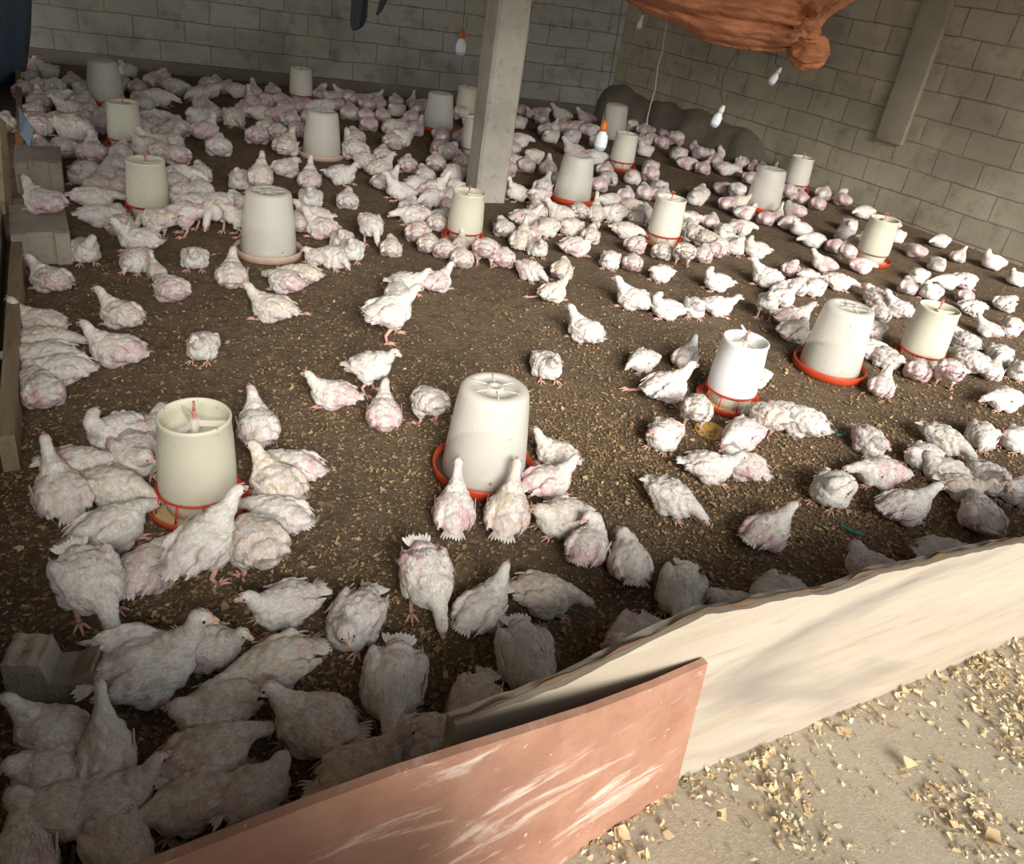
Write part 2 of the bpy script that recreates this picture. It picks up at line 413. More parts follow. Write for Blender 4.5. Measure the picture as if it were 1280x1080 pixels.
# unseen sheet added past the eave on the left to cut overhead sky light
bm = bmesh.new(); cs = []
for i in range(41):
    p = PA + pdir * (-4.2 + 3.9 * i / 40); wv = .015 * math.sin(i * 2.2)
    cs.append((bm.verts.new((p.x + pout.x * .55, p.y + pout.y * .55, 2.28 + wv)), bm.verts.new((p.x + pout.x * 1.3, p.y + pout.y * 1.3, 2.22 + wv))))
for A, B in zip(cs, cs[1:]): bm.faces.new((A[0], A[1], B[1], B[0]))
o = link('ceiling', bm_mesh(bm), M_black); o['kind'] = 'structure'

# low unseen wall added at the camera's left to shade the near corner
bm = bmesh.new(); add_box(bm, (-1.90, -.16, .49), (4.1, .15, .98))
o = link('shade_wall', bm_mesh(bm, smooth=False), M_block, loc=(0, 0.08, 0)); o['kind'] = 'structure'
bm = bmesh.new(); add_box(bm, (-.05, .24, .29), (.55, .05, .58))  # low unseen panel added below the camera, darkens the nearest floor
o = link('shade_panel_1', bm_mesh(bm, smooth=False), M_oldwood); o['kind'] = 'structure'

# boarded side wall on the left, just outside the frame
wl0, wl1 = at(-16, 330) + Vector((-.16, 0, 0)), at(-16, 900) + Vector((-.16, 0, 0))
dl = (wl1 - wl0).normalized(); Ll = (wl1 - wl0).length + .7
bm = bmesh.new()
for k in range(14): add_box(bm, (Ll / 2, .0, .08 + k * .155), (Ll, .025, .145), (0, 0, 0), .003)
o = link('wall_left', bm_mesh(bm), M_oldwood, loc=wl0, rot=(0, 0, math.atan2(dl.y, dl.x))); o['kind'] = 'structure'

# ------------------------------------------------------------------ post
pp = at(604, 252); 
bm = bmesh.new(); s_ = .185
bmesh.ops.create_grid(bm, x_segments=1, y_segments=1, size=.5)
bm.clear()
prof = [(-.5, -.5), (.5, -.5), (.5, .5), (-.5, .5)]
lev = [i * .05 for i in range(0, 62)]
prev = None
pts2 = [(-.5, -.42), (-.42, -.5), (.42, -.5), (.5, -.42), (.5, .42), (.42, .5), (-.42, .5), (-.5, .42)]
for z in lev:
    ring = []
    for (a, b) in pts2:
        q = .006 * mn.noise(Vector((a * 9, b * 9, z * 7)))
        k = s_ * (1.0 + .02 * mn.noise(Vector((0, 0, z * 2)))) + q
        ring.append(bm.verts.new((a * k, b * k, z)))
    if prev:
        for k in range(8): bm.faces.new((prev[k], prev[(k + 1) % 8], ring[(k + 1) % 8], ring[k]))
    prev = ring
post = link('concrete_post', bm_mesh(bm, smooth=False), M_post, loc=pp + Vector((0, .08, 0)), rot=(0, 0, math.radians(28)))
tag(post, 'rough square concrete post standing on the litter in the middle of the pen', 'post')

# ------------------------------------------------------------------ feeders and drinkers
def lathe(prof, seg=48, closed=False):
    bm = bmesh.new(); add_lathe(bm, prof, seg, closed); return bm
def cap(bm, ring, flip=False): bm.faces.new(ring[::-1] if flip else ring)

def make_feeder(hopper_mat, loc, label, rz=0, s=1.0, hook=True, tilt=(0, 0), ring=True, tray=True, traymat=None):
    r = empty('poultry_feeder', loc, rot=(tilt[0], tilt[1], rz)); r.scale = (s, s, s)
    # open tapered hopper with a double wall and a rolled rim
    pr = [(.106, .075), (.110, .09), (.1085, .16), (.1035, .25), (.0985, .305), (.1005, .312), (.1005, .322), (.096, .326), (.0925, .322), (.0925, .30), (.099, .16), (.104, .078)]
    link('hopper', bm_mesh(lathe(pr, 56, True)), hopper_mat, r)
    # divider: three arms and hub inside the rim
    bm = bmesh.new()
    for k in range(3):
        a = 2 * math.pi * k / 3 + .4
        add_box(bm, (math.cos(a) * .048, math.sin(a) * .048, .300), (.098, .008, .020), (0, 0, a))
    add_tube(bm, [(0, 0, .27), (0, 0, .316)], .014, 12)
    rg = add_lathe(bm, [(.0935, .262), (.05, .255), (.014, .262)], 40)
    link('divider', bm_mesh(bm, smooth=False), M_inner, r)
    if hook:
        bm = bmesh.new(); add_tube(bm, [(0, 0, .29), (0, 0, .345)], .0045, 8)
        add_tube(bm, [(.011 * math.cos(a), 0, .355 + .011 * math.sin(a)) for a in [2 * math.pi * k / 12 for k in range(13)]], .0035, 6, False)
        link('hanger', bm_mesh(bm), M_hook, r)
    # inner feed cone below the hopper
    bm = lathe([(.104, .077), (.094, .05), (.090, .018), (.0, .017)], 40); link('feed_cone', bm_mesh(bm), M_inner, r)
    if ring:
        bm = bmesh.new()
        add_tube(bm, [(.114 * math.cos(a), .114 * math.sin(a), .086) for a in [2 * math.pi * k / 40 for k in range(41)]], .0035, 6, False)
        for k in range(10):
            a = 2 * math.pi * k / 10 + .15
            add_tube(bm, [(.114 * math.cos(a), .114 * math.sin(a), .086), (.128 * math.cos(a), .128 * math.sin(a), .03)], .0026, 6)
        link('wire_guard', bm_mesh(bm), M_redwire, r)
    bm = lathe([(.0, .006), (.10, .006), (.128, .012), (.140, .036), (.143, .038), (.145, .033), (.134, .004), (.12, .0), (.0, .0)], 56)
    t_ = link('pan', bm_mesh(bm), traymat or M_tray, r)
    bm = bmesh.new(); rr = add_lathe(bm, [(.128, .014), (.095, .019), (.06, .018)], 40)
    link('feed', bm_mesh(bm), M_feed, r)
    tag(r, label, 'feeder', 'hopper feeders in the pen'); return r

def make_drinker(loc, label, rz=0, s=1.0, tilt=(0, 0), traymat=None, level=.068, jar=None):
    r = empty('poultry_drinker', loc, rot=(tilt[0], tilt[1], rz)); r.scale = (s, s, s)
    pr = [(.1125, .018), (.1135, .03), (.111, .06), (.104, .14), (.097, .21), (.0915, .255), (.088, .266), (.080, .2725), (.060, .274), (.058, .2715), (.024, .2715), (.022, .275), (.012, .275), (.010, .272), (.0005, .272)]
    bm = lathe(pr, 56)
    for k in range(6):                                   # raised spokes on the closed top
        a = 2 * math.pi * k / 6; add_box(bm, (math.cos(a) * .046, math.sin(a) * .046, .2725), (.046, .003, .003), (0, 0, a))
    link('jar', bm_mesh(bm), jar or M_jar, r)
    r1 = .1105 - .08 * level
    bm = lathe([(.0, .02), (.109, .02), (.1095, .03), (r1, level), (.0, level)], 48); link('water', bm_mesh(bm), M_water, r)
    bm = lathe([(.0, .008), (.118, .008), (.130, .014), (.134, .036), (.137, .038), (.140, .034), (.136, .006), (.12, .0), (.0, .0)], 56)
    link('saucer', bm_mesh(bm), traymat or M_tray, r)
    bm = lathe([(.131, .020), (.06, .020)], 48); link('dish_water', bm_mesh(bm), M_dregs, r)
    tag(r, label, 'drinker', 'jar drinkers in the pen'); return r

# landmark: key -> (short phrase for chickens standing near, photo point)
LM = {}
def F(key, x, y, phrase, label, mat=None, **k):
    k['s'] = k.get('s', 1.0) * .79
    LM[key] = (phrase, x, y); make_feeder(mat or M_hopper, at(x, y), label, rz=rnd.uniform(0, 6), **k)
def D(key, x, y, phrase, label, **k):
    LM[key] = (phrase, x, y); make_drinker(at(x, y), label, rz=rnd.uniform(0, 6), **k)
R_ = math.radians
F('F1', 249, 634, 'the big front-left feeder', 'largest cream feeder at the front left, pink hanger eye, ringed by feeding chickens', M_hopper_y)
F('F2', 908, 505, 'the bright white feeder', 'brightest white open-topped feeder right of centre, white tie and red hanger on top', M_hopper_w, s=.97)
F('F3', 1145, 455, 'the rightmost tilted feeder', 'greyish cream feeder farthest right, tilted, packed among chickens', M_hopper_y)
F('F4', 187, 272, 'the feeder near stacked blocks', 'cream feeder with red guard ring and orange pan, nearest the stacked blocks at left', M_hopper_y)
F('F5', 158, 187, 'the upper-left red-panned feeder', 'cream feeder with red guard and wide orange pan, in front of the far-left drinker', M_hopper_y)
F('F6', 579, 303, 'the feeder before the concrete post', 'cream feeder with red ring standing just in front of the concrete post', M_hopper_y, s=.97)
F('F7', 826, 306, 'the centre-right red-ringed feeder', 'white feeder with red ring and orange pan, midway between post and right wall', M_hopper)
F('F8', 1086, 328, 'the feeder by the right wall', 'cream feeder near the right wall, no guard ring, red pan showing at right', M_hopper_y, ring=False)
F('F9', 775, 212, 'the feeder beside the low bulb', 'white feeder with red guard and orange pan, just right of the low hanging bulb', M_hopper)
F('F10', 376, 129, 'the small feeder at back wall', 'small white feeder with red ring at the foot of the back wall', M_hopper)
F('F11', 581, 150, 'the far feeder behind the post', 'cream feeder at the back wall, just left of and behind the concrete post', M_hopper_y, ring=False)
F('F12', 991, 240, 'the far-right red-ringed feeder', 'white feeder with red ring at far right, beside the plain drinker along the right wall', M_hopper)
F('F13', 590, 196, 'the feeder half behind the post', 'white feeder mostly hidden behind the left edge of the concrete post', M_hopper, ring=False, hook=False)
F('F14', 828, 170, 'the feeder in the wall corner', 'small white feeder standing alone near the corner of the two block walls', M_hopper, ring=False, hook=False)
D('D1', 603, 592, 'the foreground drinker', 'large milky drinker jar in the centre foreground on a red saucer, a quarter full')
D('D2', 336, 318, 'the pale-saucer drinker', 'milky drinker jar on a pale dusty saucer, left of centre', traymat=M_tray_p, level=.07)
D('D3', 1034, 463, 'the drinker on bright orange saucer', 'milky drinker on a bright orange saucer, between the bright white feeder and the rightmost feeder', level=.075)
D('D4', 402, 196, 'the drinker on pinkish saucer', 'milky drinker on a pinkish saucer, behind the pale-saucer drinker', traymat=M_tray_p)
D('D5', 133, 130, 'the far-left drinker', 'bluish-white drinker jar farthest left near the back wall')
D('D6', 547, 163, 'the drinker left of the post', 'milky drinker with red saucer at the back, left of the concrete post')
D('D7', 714, 251, 'the drinker right of the post', 'milky drinker on a red saucer, right of the concrete post', level=.04)
D('D8', 764, 172, 'the back drinker near the string', 'cream drinker jar at the back between the low bulb and the hanging string', traymat=M_tray_p)
D('D9', 951, 262, 'the large drinker along right wall', 'plain milky drinker at far right beside the small red-ringed feeder', level=.04)
# white tie on the bright feeder
p2 = at(908, 505)
bm = bmesh.new(); add_tube(bm, [p2 + Vector(q) for q in ((0, 0, .262), (-.012, 0, .275), (-.028, .01, .292))], [.004, .005, .004], 6)
add_tube(bm, [p2 + Vector(q) for q in ((.0, 0, .262), (.022, .006, .262), (.045, .0, .258))], [.004, .005, .003], 6)
tag(link('tie_strip', bm_mesh(bm), M_hopper_w), 'white plastic tie knotted round the hanger of the bright white feeder', 'tie')

# ------------------------------------------------------------------ blocks at left
def block(name, loc, size, rz, label, cat='concrete block', recess=True):
    bm = bmesh.new(); L, W, H = size
    add_box(bm, (0, 0, H / 2), (L, W, H), bevel=.006)
    me = bm_mesh(bm); o = link(name, me, M_block, loc=loc, rot=(0, 0, rz)); tag(o, label, cat); return o
b1 = at(56, 332); b0 = at(54, 243)
def hollow_block(loc, L, W, H, rz, label):
    bm = bmesh.new(); 
    # a block whose front carries a shallow recessed panel between two ribs
    add_box(bm, (0, 0, H / 2), (W, L, H), bevel=.005)
    add_box(bm, (-W * .36, -L / 2 - .006, H / 2), (W * .26, .014, H * .98), bevel=.003)
    add_box(bm, (W * .36, -L / 2 - .006, H / 2), (W * .26, .014, H * .98), bevel=.003)
    o = link('concrete_block', bm_mesh(bm), M_block, loc=loc, rot=(0, 0, rz)); tag(o, label, 'block'); return o
hb1 = hollow_block(b1 + Vector((-.095, .145, 0)), .33, .19, .125, R_(33), 'nearer of two grey sandcrete blocks along the left boards, a chicken on its far end')
hb0 = hollow_block(b0 + Vector((-.08, .125, 0)), .28, .185, .145, R_(31), 'farther of two grey sandcrete blocks along the left boards, beside the blue flap')
# broken block in the front left corner
c0, c1 = at(14, 893, .0), at(122, 888, .0)
bdx = (c1 - c0); Lb = bdx.length; ab = math.atan2(bdx.y, bdx.x)
bm = bmesh.new(); tp = []
N = 36
for i in range(N + 1):
    u = i / N; x = u * Lb
    h = .118 - .010 * u if u < .42 else (.114 - .045 * min(1, (u - .42) / .08) if u < .72 else .069 + .035 * (u - .72) / .28)
    h += .004 * mn.noise(Vector((u * 9, 1, 0)))
    tp.append((x, h))
def strip(y, j): return [bm.verts.new((x, y, h + .004 * mn.noise(Vector((x * 40, y * 40, 2))))) for x, h in tp]
ly = [0, .018, .036, .055, .07]
top = [strip(y, j) for j, y in enumerate(ly)]
for A, B in zip(top, top[1:]):
    for i in range(N): bm.faces.new((A[i], A[i + 1], B[i + 1], B[i]))
for row, yy in ((top[0], 0), (top[-1], .07)):
    bt = [bm.verts.new((x, yy, 0)) for x, h in tp]
    for i in range(N): bm.faces.new((row[i], row[i + 1], bt[i + 1], bt[i]))
    if yy == 0: bf = bt
    else: bb = bt
for k in (0, N): bm.faces.new([bf[k]] + [t_[k] for t_ in top] + [bb[k]])
tag(link('broken_block', bm_mesh(bm, smooth=False), M_block, loc=c0, rot=(0, 0, ab)), 'broken grey block with a jagged notch standing in the front left corner', 'block')

# ------------------------------------------------------------------ left boards and blue sheet
def board(name, a, b, h, th, mat, label, z=0, cat='board', side=-1, ends=(0, 0)):
    d = (b - a); L = d.length; an = math.atan2(d.y, d.x)
    bm = bmesh.new(); n = 24; rows = []
    for i in range(n + 1):
        x = L * i / n; q = .006 * mn.noise(Vector((x * 3, h, 0)))
        rows.append([bm.verts.new(p) for p in ((x, 0, z + q * .3), (x, 0, z + h + q), (x, th * side, z + h + q), (x, th * side, z + q * .3))])
    for A, B in zip(rows, rows[1:]):
        for k in range(4): bm.faces.new((A[k], A[(k + 1) % 4], B[(k + 1) % 4], B[k]))
    bm.faces.new(rows[0]); bm.faces.new(rows[-1][::-1])
    o = link(name, bm_mesh(bm, smooth=False), mat, loc=(a.x, a.y, 0), rot=(0, 0, an)); tag(o, label, cat); return o
lw1, lw2 = at(31, 300), at(26, 600)
board('side_board', at(34, 278), at(26, 588), .10, .035, M_oldwood, 'weathered grey-brown board on edge along the left side of the pen', side=-1)
board('side_board', at(30, 300) + Vector((-.07, 0, 0)), at(20, 792) + Vector((-.05, 0, 0)), .13, .022, M_plank, 'thin pale board on edge outside the weathered board at left', side=-1)
board('side_board', at(27, 92), at(36, 245), .09, .03, M_oldwood, 'far thin batten on edge along the left side, beyond the stacked blocks', side=-1)
board('wood_stub', at(33, 200), at(36, 240), .14, .03, M_orange_wood, 'short orange-brown timber stub between the batten and the farther block', side=-1)
# outer plank at frame edge
pa, pb = at_y(-6, 60, 3.9), at_y(6, 330, 2.9)
bm = bmesh.new(); add_tube(bm, [at_y(-4, 150, 3.4), at_y(2, 240, 3.2), at_y(8, 335, 3.0)], [.035, .036, .036], 4)
tag(link('leaning_plank', bm_mesh(bm, smooth=False), M_oldwood), 'grey plank leaning outside the left boards at the frame edge', 'plank')
# blue sheeting
bm = bmesh.new(); rows = []
outl = [(-30, 29), (40, 27), (80, 24), (110, 20), (135, 15), (152, 9)]
for j, (py, pxr) in enumerate([(y, x) for y, x in outl]):
    r_ = []
    for i in range(13):
        u = i / 12; P = at_y(pxr - (1 - u) * 90, py, 5.6 - (1 - u) * 1.6)
        P += Vector((.0, .10 * math.sin(u * 14 + j * .3), 0)); r_.append(bm.verts.new(P))
    rows.append(r_)
for A, B in zip(rows, rows[1:]):
    for i in range(12): bm.faces.new((A[i], A[i + 1], B[i + 1], B[i]))
sh = link('plastic_sheet', bm_mesh(bm), M_sheet); tag(sh, 'blue plastic sheeting hanging down at the far left edge', 'sheet')
sm_ = sh.modifiers.new('thick', 'SOLIDIFY'); sm_.thickness = .003
bm = bmesh.new(); f_ = [at_y(24, 132, 3.72), at_y(34, 150, 3.70), at_y(43, 163, 3.66), at_y(38, 184, 3.62), at_y(26, 168, 3.68)]
bm.faces.new([bm.verts.new(p) for p in f_])
fl = link('sheet_flap', bm_mesh(bm, smooth=False), M_sheet); tag(fl, 'loose blue plastic flap poking over the batten above the farther block', 'sheet')
sm_ = fl.modifiers.new('thick', 'SOLIDIFY'); sm_.thickness = .004
# dark blue sheet low at the left frame edge
bm = bmesh.new(); a, b = at(-2, 640) , at(2, 905); n = 20; rows = []
for i in range(n + 1):
    p = a.lerp(b, i / n) + Vector((.01 * math.sin(i * 1.3) - .03, 0, 0)); rows.append((bm.verts.new(p), bm.verts.new(p + Vector((-.02, 0, .10))), bm.verts.new(p + Vector((-.05, 0, .3)))))
for A, B in zip(rows, rows[1:]):
    for k in range(2): bm.faces.new((A[k], A[k + 1], B[k + 1], B[k]))
ds = link('plastic_sheet', bm_mesh(bm), mat_plain('dark navy plastic sheet', srgb(26, 44, 74), .5)); tag(ds, 'dark navy plastic sheet low along the left frame edge beside the broken block', 'sheet')
ds.modifiers.new('thick', 'SOLIDIFY').thickness = .003

# ------------------------------------------------------------------ the pale plank and the red-brown board
an = math.atan2(pdir.y, pdir.x)
def plane_pt(px, py, off):                          # on the vertical plane parallel to the plank, off metres towards the yard
    d = ray(px, py); t = (PA + pout * off - CAM).dot(pout) / d.dot(pout); P = CAM + d * t
    return (P - PA).dot(pdir), P.z
top_px = [(560, 914), (620, 889), (700, 857), (780, 820), (830, 795), (885, 768), (930, 762), (985, 748), (1040, 742), (1100, 718), (1160, 706), (1220, 690), (1280, 679), (1330, 668)]
tops = [plane_pt(x, y, 0) for x, y in top_px]
def top_at(u):
    if u <= tops[0][0]: return tops[0][1]
    for (a, za), (b, zb) in zip(tops, tops[1:]):
        if u <= b: return za + (zb - za) * (u - a) / (b - a)
    return tops[-1][1]
u0, _ = plane_pt(567, 925, 0); U1 = tops[-1][0] + .8
TH = .028
bm = bmesh.new(); n = 160; F_, Bk = [], []
for i in range(n + 1):
    u = u0 + (U1 - u0) * i / n; h = top_at(u) + .004 * mn.noise(Vector((u * 30, 0, 0))) + .007 * mn.noise(Vector((u * 7, 3, 0)))
    F_.append([bm.verts.new((u, -.0 + .002 * mn.noise(Vector((u * 6, k, 0))), 0.004 + (h - .004) * k / 8)) for k in range(9)])
    Bk.append([bm.verts.new((u, TH, 0.004 + (h - .012) * k / 8)) for k in range(9)])
for A, B in zip(F_, F_[1:]):
    for k in range(8): bm.faces.new((A[k], B[k], B[k + 1], A[k + 1]))
for A, B in zip(Bk, Bk[1:]):
    for k in range(8): bm.faces.new((A[k + 1], B[k + 1], B[k], A[k]))
for A, B, C_, D_ in zip(F_, F_[1:], Bk, Bk[1:]):
    bm.faces.new((A[8], B[8], D_[8], C_[8])); bm.faces.new((A[0], C_[0], D_[0], B[0]))
for k in (0, n):
    for j in range(8): bm.faces.new((F_[k][j], F_[k][j + 1], Bk[k][j + 1], Bk[k][j]))
pl = link('barrier_plank', bm_mesh(bm, smooth=False), M_plank, loc=PA, rot=(0, 0, an))
tag(pl, 'wide raw pale plank with bark edge standing across the pen entrance at the lower right', 'plank')
# bark strip along its top
bm = bmesh.new(); pts = []; rad = []
for i in range(n * 2 + 1):
    u = u0 + (U1 - u0) * i / (2 * n); k = mn.noise(Vector((u * 18, 8, 0)))
    pts.append((u, .010 + .004 * k, top_at(u) + .002 + .003 * mn.noise(Vector((u * 40, 0, 5))))); rad.append(max(.001, .0025 + .006 * k))
add_tube(bm, pts, rad, 6)
tag(link('bark_edge', bm_mesh(bm, smooth=False), M_bark, pl), 'dark ragged bark edge')

OFF = .02
rpx = ((885, 829), (820, 858), (740, 889), (660, 915), (580, 940), (500, 966), (380, 1010), (190, 1085), (60, 1135))
roff = [.016, .035, .055, .07, .08, .08, .08, .08, .08]
rt = [plane_pt(x, y, o_) for (x, y), o_ in zip(rpx, roff)]
bm = bmesh.new(); fr, bk = [], []
ub, zb = plane_pt(850, 966, .016)
for k, (u, z) in enumerate(rt):
    OFF = roff[k]
    fr.append((bm.verts.new((u, -OFF, z)), bm.verts.new((u + (ub - rt[0][0]) * z / max(.01, rt[0][1] - zb) if k == 0 else u, -OFF, .004))))
    bk.append((bm.verts.new((u, -OFF + .012, z)), bm.verts.new((fr[-1][1].co.x, -OFF + .012, .004))))
for A, B, C_, D_ in zip(fr, fr[1:], bk, bk[1:]):
    bm.faces.new((A[0], B[0], B[1], A[1])); bm.faces.new((C_[1], D_[1], D_[0], C_[0])); bm.faces.new((A[0], C_[0], D_[0], B[0])); bm.faces.new((A[1], B[1], D_[1], C_[1]))
for k in (0, -1): bm.faces.new((fr[k][0], fr[k][1], bk[k][1], bk[k][0]))
rb = link('painted_board', bm_mesh(bm, smooth=False), M_red, loc=PA, rot=(0, 0, an))
tag(rb, 'scuffed red-brown board standing in front of the pale plank at the bottom', 'board')

# ------------------------------------------------------------------ tarp, cloth strips, string, bulbs
TY = 4.2
knot = (1012, 62)
bm = bmesh.new(); rows = []
NU, NV = 110, 48
tpx = [(700, -60), (760, -62), (860, -66), (960, -70), (1075, -60)]
bot = [(772, -6), (800, 12), (838, 30), (862, 52), (900, 64), (940, 71), (972, 74), (998, 66)]
def lerp_px(L, u):
    f = u * (len(L) - 1); i = min(int(f), len(L) - 2); f -= i
    return (L[i][0] * (1 - f) + L[i + 1][0] * f, L[i][1] * (1 - f) + L[i + 1][1] * f)
for j in range(NV + 1):
    v = j / NV; r_ = []
    for i in range(NU + 1):
        u = i / NU
        a, b = lerp_px(tpx, u), lerp_px(bot, u)
        x = a[0] * (1 - v) + b[0] * v; y = a[1] * (1 - v) + b[1] * v
        g = u ** 2.2                                  # gather towards the knot
        x = x * (1 - g * v) + (knot[0] - 12) * g * v; y = y * (1 - g * v * .8) + (knot[1] - 8) * g * v * .8
        fold = .045 * math.sin(v * 17 + u * 5 + 2 * mn.noise(Vector((u * 3, v * 3, 0)))) + .03 * math.sin(u * 21 + v * 7) + .05 * mn.noise(Vector((u * 6, v * 16, 2))) + .02 * mn.noise(Vector((u * 22, v * 30, 4)))
        belly = -.20 * math.sin(math.pi * min(1, v * 1.05)) * (1 - .7 * g)
        P = at_y(x, y, TY + belly + fold * (.5 + .8 * g)); r_.append(bm.verts.new(P))
    rows.append(r_)
for A, B in zip(rows, rows[1:]):
    for i in range(NU): bm.faces.new((A[i], A[i + 1], B[i + 1], B[i]))
tp_ = link('tarpaulin', bm_mesh(bm), M_tarp); tp_.modifiers.new('thick', 'SOLIDIFY').thickness = .006
tag(tp_, 'dusty orange tarpaulin slung under the roof and knotted at its end', 'tarpaulin')
bm = bmesh.new(); kc = at_y(knot[0], knot[1], TY - .05); rr = 23 / px_per_m(kc)
def wrinkled(bm, c, r, axis, seed, fr_=9, amp=.13):
    vs = bmesh.ops.create_icosphere(bm, subdivisions=5, radius=1)['verts']
    for v in vs:
        d = v.co.normalized(); q = math.atan2(d.y * axis + d.x * .4, d.z)
        k = 1 + amp * math.sin(q * fr_ + 3 * mn.noise(d * 1.5 + Vector((seed, 0, 0)))) * (1 - abs(d.x) * .4) + .12 * mn.noise(d * 2 + Vector((seed, 1, 0)))
        v.co = Vector(c) + Vector((d.x * r[0], d.y * r[1], d.z * r[2])) * k
wrinkled(bm, kc + Vector((0, 0, -.01)), (rr, rr * .9, rr * .9), 1, 3)
wrinkled(bm, kc + Vector((-rr * .5, -.01, rr * .85)), (rr * .75, rr * .75, rr * .6), 1, 8)
# gathered neck up to the right
for o_ in range(4):
    add_tube(bm, [at_y(1004 + o_ * 3, 40, TY), at_y(1016 + o_ * 5, 18, TY + .05), at_y(1030 + o_ * 8, 0, TY + .1), at_y(1060 + o_ * 12, -30, TY + .2)], [.03, .024, .03, .05], 10)
kn = link('knot', bm_mesh(bm), M_tarp, tp_)

def cloth_strip(pts, wd, label):
    bm = bmesh.new(); prev = None
    for (x, y), w_ in zip(pts, wd):
        L = [bm.verts.new(at_y(x + w_ * (k - 2) / 4, y, 4.6 + .03 * math.cos(k * 2.1))) for k in range(5)]
        if prev:
            for k in range(4): bm.faces.new((prev[k], prev[k + 1], L[k + 1], L[k]))
        prev = L
    o = link('cloth_strip', bm_mesh(bm), M_black); o.modifiers.new('thick', 'SOLIDIFY').thickness = .006; tag(o, label, 'cloth')
cloth_strip([(452, -40), (451, -10), (450, 8), (449, 22), (447, 33), (444, 38)], [22, 21, 20, 20, 15, 5], 'wider dark rag hanging from above against the back wall')
cloth_strip([(494, -40), (484, -8), (479, 4), (475, 14), (472, 19)], [11, 9, 7, 5, 2], 'narrow dark rag tip hanging just right of the wider rag')

def hang(name, pts, r, mat, label, cat, Y, extra=None):
    bm = bmesh.new(); P = [at_y(x, y, Y) for x, y in pts]; 
    P2 = []
    for a, b in zip(P, P[1:]):
        for k in range(6): P2.append(a.lerp(b, k / 6) + Vector((rnd.uniform(-.003, .003), 0, 0)))
    P2.append(P[-1]); add_tube(bm, P2, r, 6); o = link(name, bm_mesh(bm), mat)
    return tag(o, label, cat) if label else o
hang('string', [(838, -30), (834, 25), (829, 60), (822, 85), (819, 110), (811, 140), (808, 156)], .0035, M_hair, 'thin pale string hanging from the roof before the back wall', 'string', 5.6)
def bulb(x, y, Y, h, ax, label, holder, wire=None, wmat=M_wire):
    """h = height of bulb and holder together; ax = lean of the bulb"""
    c = at_y(x, y, Y); r = empty('light_bulb', c, rot=(0, ax, 0))
    k = h / .13
    bm = lathe([(.0, .0), (.016 * k, .002 * k), (.024 * k, .012 * k), (.027 * k, .022 * k)], 20); link('diffuser', bm_mesh(bm), M_bulbbase, r)
    bm = lathe([(.027 * k, .022 * k), (.028 * k, .045 * k), (.025 * k, .066 * k), (.015 * k, .082 * k), (.013 * k, .088 * k)], 20); link('bulb_body', bm_mesh(bm), M_bulb, r)
    bm = lathe([(.0, .086 * k), (.0155 * k, .086 * k), (.0165 * k, .10 * k), (.013 * k, .115 * k), (.009 * k, .13 * k), (.0, .13 * k)], 16); link('lamp_holder', bm_mesh(bm), holder, r)
    if wire:
        bm = bmesh.new(); inv = (Matrix.Translation(c) @ Euler((0, ax, 0)).to_matrix().to_4x4()).inverted()
        P = [Vector((0, 0, .125 * k))] + [inv @ at_y(a, b, Y) for a, b in wire]; P2 = []
        for i in range(len(P) - 1):
            for q in range(5): P2.append(P[i].lerp(P[i + 1], q / 5))
        P2.append(P[-1]); add_tube(bm, P2, .0018, 6); link('cable', bm_mesh(bm), wmat, r)
    tag(r, label, 'light bulb', 'bulbs hanging under the roof'); return r
bulb(575, 70, 5.4, .155, 0, 'white bulb with orange holder hanging high, left of the concrete post', M_holder, [(580, 20), (583, -20)])
bulb(749, 189, 4.1, .15, 0, 'white bulb with orange holder hanging low over the flock beside a feeder', M_holder, [(757, 130), (775, 20), (784, -30)])
bulb(891, 159, 4.3, .115, R_(14), 'white bulb on a dark looped cable below the orange tarpaulin', M_wholder, [(901, 118), (904, 95), (914, 75), (922, 65), (926, 45), (930, 20)])
bulb(962, 106, 4.5, .095, R_(20), 'small white bulb hanging in the air left of the tarpaulin knot', M_wholder, [(969, 80), (975, 40), (980, -10)])
bulb(798, 37, 5.8, .09, R_(6), 'tiny white bulb at the left lower edge of the tarpaulin', M_wholder, [(801, 10), (803, -20)])
# things on the litter
for (x, y, h_, L_, lab) in ((1050, 547, .3, .04, 'small teal plastic scrap lying in litter right of the bright white feeder'), (1062, 667, -.6, .055, 'longer teal plastic scrap lying on the shavings before the pale plank')):
    bm = bmesh.new(); add_box(bm, (0, 0, .004), (L_, .009, .003)); add_box(bm, (L_ * .4, .005, .006), (L_ * .5, .006, .003), (0, .1, .5))
    tag(link('plastic_scrap', bm_mesh(bm, smooth=False), M_teal, loc=at(x, y) + Vector((0, 0, .008)), rot=(0, 0, h_)), lab, 'plastic scrap')
bm = bmesh.new(); add_lathe(bm, [(0, 0), (.04, .0), (.052, .006), (.05, .008), (.04, .004), (0, .003)], 20)
tag(link('yellow_lid', bm_mesh(bm), mat_plain('dirty yellow plastic', srgb(196, 150, 60), .5), loc=at(887, 540), rot=(.06, 0, 0)), 'dirty yellow plastic lid flat on the litter before the bright white feeder', 'lid')

